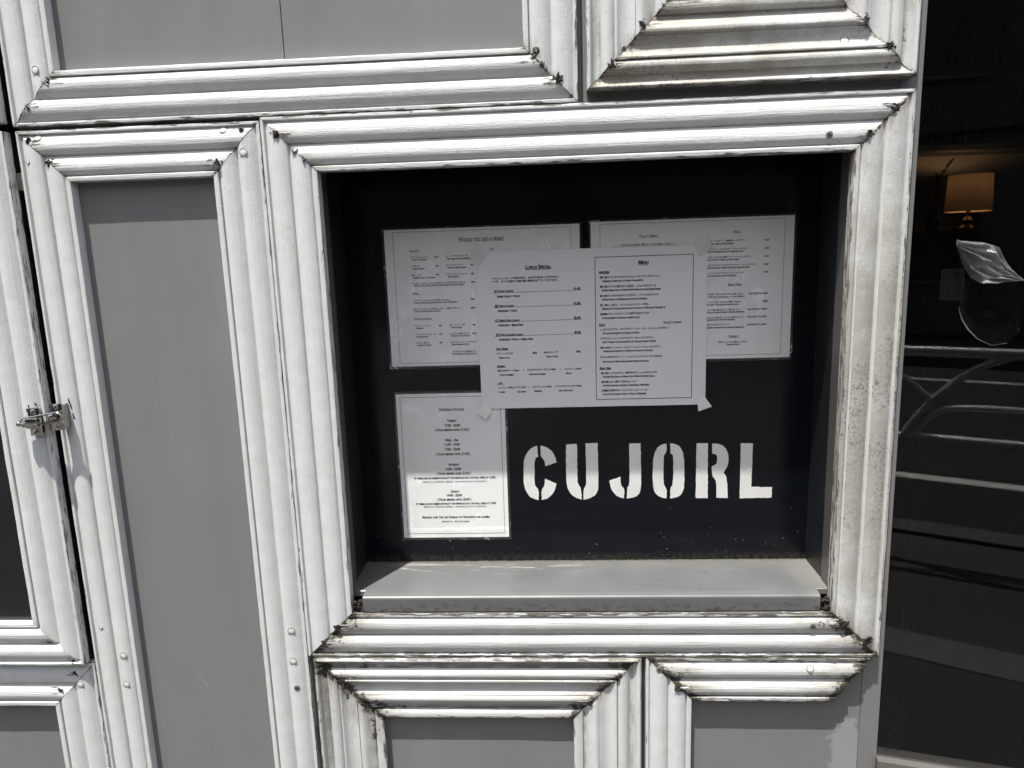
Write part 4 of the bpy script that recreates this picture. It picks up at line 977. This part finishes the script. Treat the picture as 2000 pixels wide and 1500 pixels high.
LINES = rect(68.6, 1264.9, 219.4, 1489.8, 0.9) + [(-92, 1439.3, 47.6, 1440.2, .45), (-92, 1416.5, 47.6, 1417.2, .45), (-92, 1393.6, 47.9, 1394.4, .45), (-92, 1370.9, 48.1, 1371.6, .45), (-39.6, 1474.1, 0.7, 1474.1, .7),
  (-92, 1348.3, -68.8, 1348.3, .45), (-91.5, 1320.4, -74.1, 1320.4, .45), (-91.2, 1292.5, -79.5, 1292.5, .45), (135.6, 1475.9, 151.2, 1475.9, .7), (74.1, 1464.2, 90.8, 1464.2, .5), (74.1, 1382.0, 83.7, 1382.0, .5), (74.4, 1313.2, 92.2, 1313.2, .5)]
ink('lunch', cl, YB_ - 0.00225, 0.0022, 3, LINES)
TG = [([(-116.2, 1515), (-98.6, 1501.6), (-112.5, 1483), (-127, 1500.3)], 'tape'), ([(220.9, 1502.4), (242.4, 1517.4), (245.8, 1498.5), (228.1, 1485.7)], 'tape'),
      ([(-125.5, 1248.5), (-110.0, 1265.1), (-99.0, 1249.4), (-111.5, 1236)], 'tape_white'), ([(228.0, 1261.2), (239.8, 1266.1), (251.4, 1249.9), (230.0, 1242.6)], 'tape_white')]
for q, m in TG:
    q = [(a * .001, b * .001) for a, b in q]
    sheet('tape', 0, 0, 0, 0, YB_ - 0.0046, m, cl, 0.0005, 7, 0.0001, 4, q)

# ---------------------------------------------------------------- steel toggle latch
lt = thing('toggle_latch', 'small stainless steel toggle latch joining the door leaf to the narrow frame', 'latch', (-0.755, -0.012, 1.256))
MB().bbox(-0.7745, -0.7562, -0.0185, -0.0160, 1.2570, 1.2985, 0.0009).build('plate', MT['chrome'], lt, True)
MB().bbox(-0.7710, -0.7595, -0.0162, -0.008, 1.2600, 1.2960, 0.0006).build('packer', MT['chrome'], lt, True)
MB().bbox(-0.7393, -0.7218, -0.0165, -0.0142, 1.2640, 1.3040, 0.0009).build('plate', MT['chrome'], lt, True)
MB().bbox(-0.7240, -0.7219, -0.0142, 0.004, 1.2660, 1.3020, 0.0006).build('plate_flange', MT['screw'], lt, True)
MB().bbox(-0.7355, -0.7247, -0.0140, 0.000, 1.2690, 1.2990, 0.0006).build('packer', MT['screw'], lt, True)
for x, z, y in ((-0.7312, 1.2994, -.0165), (-0.7308, 1.2694, -.0165), (-0.7656, 1.2930, -.0185), (-0.7654, 1.2622, -.0185)):
    s_ = MB().lathe([(0.0042, -0.001), (0.0042, 0.0006), (0.003, 0.0016), (0.0005, 0.0019)], (x, y, z), 'y', 14); s_.build('screw', MT['chrome'], lt, True)
    MB().box(x - 0.0022, x + 0.0022, y - 0.00215, y - 0.0012, z - 0.0004, z + 0.0004).box(x - 0.0004, x + 0.0004, y - 0.00216, y - 0.0012, z - 0.0022, z + 0.0022).build('screw_slot', MT['screw_dark'], lt)
lpth = []
cxa, cza, cxb, czb, rr = -0.7770, 1.2784, -0.7265, 1.2860, 0.0062
ang = math.atan2(czb - cza, cxb - cxa)
for k in range(9): a = ang + math.pi / 2 + math.pi * k / 8; lpth.append((cxa + rr * math.cos(a), -0.0235, cza + rr * math.sin(a)))
for k in range(9): a = ang - math.pi / 2 + math.pi * k / 8; lpth.append((cxb + rr * math.cos(a), -0.0235, czb + rr * math.sin(a)))
MB().tube(lpth, 0.0016, 8, 0, True).build('bail', MT['chrome'], lt, True)
MB().lathe([(0.0032, 0), (0.0032, 0.004), (0.0055, 0.0045), (0.0058, 0.006), (0.0045, 0.0085), (0.002, 0.0098), (0.0004, 0.010)], (-0.7345, -0.0165, 1.2858), 'y', 18).build('catch_stud', MT['chrome'], lt, True)
MB().bbox(-0.7700, -0.7522, -0.0330, -0.0183, 1.2705, 1.2858, 0.002).build('toggle_block', MT['chrome'], lt, True)
MB().tube([(-0.7690, -0.027, 1.2782), (-0.7745, -0.027, 1.2777), (-0.7766, -0.027, 1.2775), (-0.7805, -0.027, 1.2773)], [0.0048, 0.0042, 0.0030, 0.0026], 12).build('lever', MT['chrome'], lt, True)
MB().lathe([(0.0004, -0.0042), (0.0026, -0.0033), (0.0040, -0.0012), (0.0040, 0.0012), (0.0026, 0.0033), (0.0004, 0.0042)], (-0.7832, -0.027, 1.2771), 'z', 14).build('lever_ball', MT['chrome'], lt, True)

rn = random.Random(8)
for F_, spots in ((frA, [(-.7195, 1.3035), (-.7178, 1.2950), (-.7185, 1.2985), (-.7165, 1.2800), (-.7172, 1.2840), (-.7205, 1.3065)]), (drF, [(-.7755, 1.3010), (-.7660, 1.3030), (-.7790, 1.2940)])):
    mb = MB()
    for X, Z in spots:
        d = {'R': F_.x1 - X, 'L': X - F_.x0}; v = min(d.values()); y = F_.yb - p_at(F_.prof, v / F_.sx * 1000) * .001 - .0004
        n = 7; ring = [(X + rn.uniform(.0006, .0017) * math.cos(2 * math.pi * k / n), Z + rn.uniform(.0012, .0038) * math.sin(2 * math.pi * k / n)) for k in range(n)]
        mb.prism(ring, y, y + .002)
    mb.build('paint_damage', MT['rust'], F_.o)
# ---------------------------------------------------------------- screws, corner fasteners, splits
def locate(F, X, Z):
    d = {'L': X - F.x0, 'R': F.x1 - X, 'T': F.z1 - Z, 'B': Z - F.z0}
    side = min(d, key=d.get); v = max(0.0005, min(d[side], F.w - 0.0005))
    return side, v, F.yb - p_at(F.prof, v / F.sx * 1000) * 0.001
def screw(F, X, Z, kind):
    side, v, y = locate(F, X, Z)
    r = 0.0048 if kind != 'small' else 0.0028
    prof = [(r, -0.004), (r, 0.0000), (r * .86, 0.0003), (r * .45, 0.0005), (0.0004, 0.00055)]
    vm = v / F.sx * 1000; sl = (p_at(F.prof, min(vm + 1.5, F.prof[-1][0] - 1)) - p_at(F.prof, max(vm - 1.5, 0.3))) / 3.0 / F.sx
    vd = {'L': Vector((1, 0, 0)), 'R': Vector((-1, 0, 0)), 'T': Vector((0, 0, -1)), 'B': Vector((0, 0, 1))}[side]
    N = (Vector((0, -1, 0)) - vd * sl).normalized(); rot = Vector((0, -1, 0)).rotation_difference(N).to_matrix().to_4x4()
    P0 = Vector((X, y, Z)); xf = Matrix.Translation(P0) @ rot @ Matrix.Translation(-P0)
    def done(ob, par=None):
        ob.data.transform(Matrix.Translation(-Vector(F.o.location)) @ xf @ Matrix.Translation(Vector(F.o.location)) if par is None else Matrix.Translation(-Vector(F.o.location)) @ xf); return ob
    mb = MB().lathe(prof, (X, y - 0.0002, Z), 'y', 16)
    o = mb.build('screw', MT['screw_dark' if kind == 'dark' else 'chip' if kind in ('painted', 'small') else 'screw'], F.o, True); done(o)
    yy = y + 0.0004
    if kind in ('dark', 'steel'):
        a = (X * 91.7) % 1.5; ca, sa = math.cos(a), math.sin(a)
        m2 = MB().obox((X, yy - 0.0012, Z), (ca * r * .6, 0, sa * r * .6), (0, .0004, 0), (-sa * .0006, 0, ca * .0006)).obox((X, yy - 0.00125, Z), (-sa * r * .6, 0, ca * r * .6), (0, .0004, 0), (ca * .0006, 0, sa * .0006))
        c = m2.build('screw_slot', MT['screw' if kind == 'dark' else 'screw_dark'], None)
        done(c, 1); c.parent = o
    else:      # ring of cracked paint round a filled head
        ring = [(X + r * 1.12 * math.cos(t), y - 0.0002 + 0.0006 * math.sin(t * 3 + X * 90) * 0.5, Z + r * 1.12 * math.sin(t)) for t in [2 * math.pi * k / 18 for k in range(18)]]
        done(MB().tube(ring, 0.00045, 5, 0, True).build('screw_rim', MT['bare'], F.o, True))
for F, X, Z, k in [(frTL, -.013, 1.7614, 'dark'), (frTL, -.6989, 1.7673, 'painted'), (frA, -.4458, 1.6801, 'painted'), (frA, -.7114, 1.6801, 'painted'), (frA, -.4189, 1.6481, 'painted'), (frA, -.7293, 1.6472, 'small'),
    (main, -.3470, 1.6487, 'dark'), (main, .3693, 1.6405, 'steel'), (frTR, .1026, 1.7598, 'steel'), (frTR, .3849, 1.7566, 'painted'), (frA, -.7226, .9387, 'small'), (frA, -.6924, .8899, 'painted'), (frA, -.6941, .8396, 'painted'),
    (frLL, -.7709, .8394, 'painted'), (frA, -.4158, .9320, 'painted'), (frA, -.4178, .8804, 'painted'), (frA, -.4155, .8342, 'steel'), (main, .3790, .9380, 'steel'), (frBR, .3782, .8684, 'painted'), (frBR, .1525, .8672, 'steel')]:
    screw(F, X, Z, k)
def fastener(F, X, Z, seed, big=1.0):
    """corrugated mitre nail pushed out of the joint, with splintered paint round it"""
    rn = random.Random(seed); side, v, y = locate(F, X, Z)
    horiz = side in 'TB'
    # direction of the mitre line at this corner
    right = X > (F.x0 + F.x1) / 2; top = Z > (F.z0 + F.z1) / 2
    dg_ = Vector((1, 0, 1)) if right == top else Vector((1, 0, -1)); dg_.normalize(); qn = Vector((-dg_.z, 0, dg_.x))
    mb = MB(); c = Vector((X, y, Z))
    for k in range(rn.randint(2, 3)):
        d = (qn + dg_ * rn.uniform(-.55, .55)).normalized() if k else qn
        q = Vector((-d.z, 0, d.x)); L = rn.uniform(.0032, .0062) * big; wd = rn.uniform(.0008, .0017) * big; o_ = c + dg_ * rn.uniform(-.003, .003) + qn * rn.uniform(-.002, .002)
        hgt = rn.uniform(.0012, .0034)
        pts = [o_ - d * L + q * wd * .2, o_ - d * L * .3 + q * wd, o_ + d * L * .6 + q * wd * .7, o_ + d * L, o_ + d * L * .2 - q * wd, o_ - d * L * .7 - q * wd * .6]
        lo_ = [p + Vector((0, .004, 0)) for p in pts]; hi_ = [p - Vector((0, hgt * rn.uniform(.4, 1.0), 0)) for p in pts]; n = 6
        mb.add(lo_ + hi_, [tuple(range(n - 1, -1, -1)), tuple(range(n, 2 * n))] + [(i, (i + 1) % n, n + (i + 1) % n, n + i) for i in range(n)])
    for k in range(rn.randint(5, 9)):      # crumbs of rust and split wood round the nail
        bm = bmesh.new(); bmesh.ops.create_icosphere(bm, subdivisions=1, radius=rn.uniform(.0006, .0017) * big)
        cc = c + dg_ * rn.gauss(0, .0035) + qn * rn.gauss(0, .0024); sxx, szz = rn.uniform(.6, 2.2), rn.uniform(.5, 1.2)
        sd2, v2, y2 = locate(F, cc.x, cc.z)
        for vv in bm.verts: vv.co = Vector((cc.x + vv.co.x * sxx * rn.uniform(.7, 1.3), y2 + vv.co.y * .7, cc.z + vv.co.z * szz * rn.uniform(.7, 1.3)))
        bm.verts.index_update(); mb.add([vv.co for vv in bm.verts], [[vv.index for vv in f.verts] for f in bm.faces]); bm.free()
    o = mb.build('corner_nail', MT['rust'], F.o)
    # torn slivers of bare wood and lifted paint, lying along the grain of the rail
    ms = MB(); mc = MB(); inward = -1 if right else 1
    for k in range(rn.randint(4, 7)):
        L = rn.uniform(.004, .020) * big; wd = rn.uniform(.0003, .0010) * big; zz = Z + rn.uniform(-.006, .006); xx = X + inward * rn.uniform(.0, .008)
        sd_, vv, yy = locate(F, xx + inward * L * .5, zz)
        if sd_ not in 'TB': continue
        y2 = yy - 0.0003
        tgt = ms if k % 3 else mc
        pts = [(xx, y2, zz), (xx + inward * L * .5, y2 - .0002, zz + wd), (xx + inward * L, y2, zz + wd * rn.uniform(-.5, .8)), (xx + inward * L * .45, y2 - .0001, zz - wd)]
        n = 4; tgt.add([Vector(p) + Vector((0, .0012, 0)) for p in pts] + [Vector(p) for p in pts], [tuple(range(n - 1, -1, -1)), tuple(range(n, 2 * n))] + [(i, (i + 1) % n, n + (i + 1) % n, n + i) for i in range(n)])
    for b_, nm, mt in ((ms, 'wood_splinter', 'bare'), (mc, 'paint_flake', 'chip')):
        if b_.v:
            q = b_.build(nm, MT[mt], F.o); bm = bmesh.new(); bm.from_mesh(q.data); bmesh.ops.recalc_face_normals(bm, faces=list(bm.faces)); bm.to_mesh(q.data); bm.free()
    bm = bmesh.new(); bm.from_mesh(o.data); bmesh.ops.recalc_face_normals(bm, faces=list(bm.faces)); bm.to_mesh(o.data); bm.free()
for i, (F, X, Z, b) in enumerate([(frTL, -.6829, 1.7528, .9), (frTL, -.7174, 1.7209, .9), (frTL, -.0166, 1.7527, 1), (frTL, .0152, 1.7253, 1.1), (frTR, .1257, 1.7880, 1), (frTR, .0858, 1.7399, 1.1), (frTR, .4104, 1.7804, .9), (frTR, .4424, 1.7466, 1.3),
    (frA, -.7254, 1.6758, .9), (frA, -.6997, 1.6453, .8), (frA, -.4196, 1.6771, .8), (frA, -.4564, 1.6367, .9), (main, -.3703, 1.6684, 1), (main, -.3340, 1.6333, .5), (main, .4524, 1.6702, 1), (main, .4217, 1.6397, .9),
    (main, -.3415, .9387, 1.2), (main, -.3662, .9128, .9), (main, .4234, .9437, 1.5), (main, .4598, .9163, 1.5), (frBC, -.3421, .8469, 1.3), (frBC, -.3068, .8023, 1.2), (frBC, .0879, .8523, 1.1), (frBC, .0482, .8085, 1),
    (frBR, .1814, .8353, 1.1), (drF, -.8035, .9176, .8), (drF, -.7716, .8863, .8), (frLL, -.7786, .8566, .8), (frLL, -.8071, .8274, .8)]):
    fastener(F, X, Z, 100 + i, b)
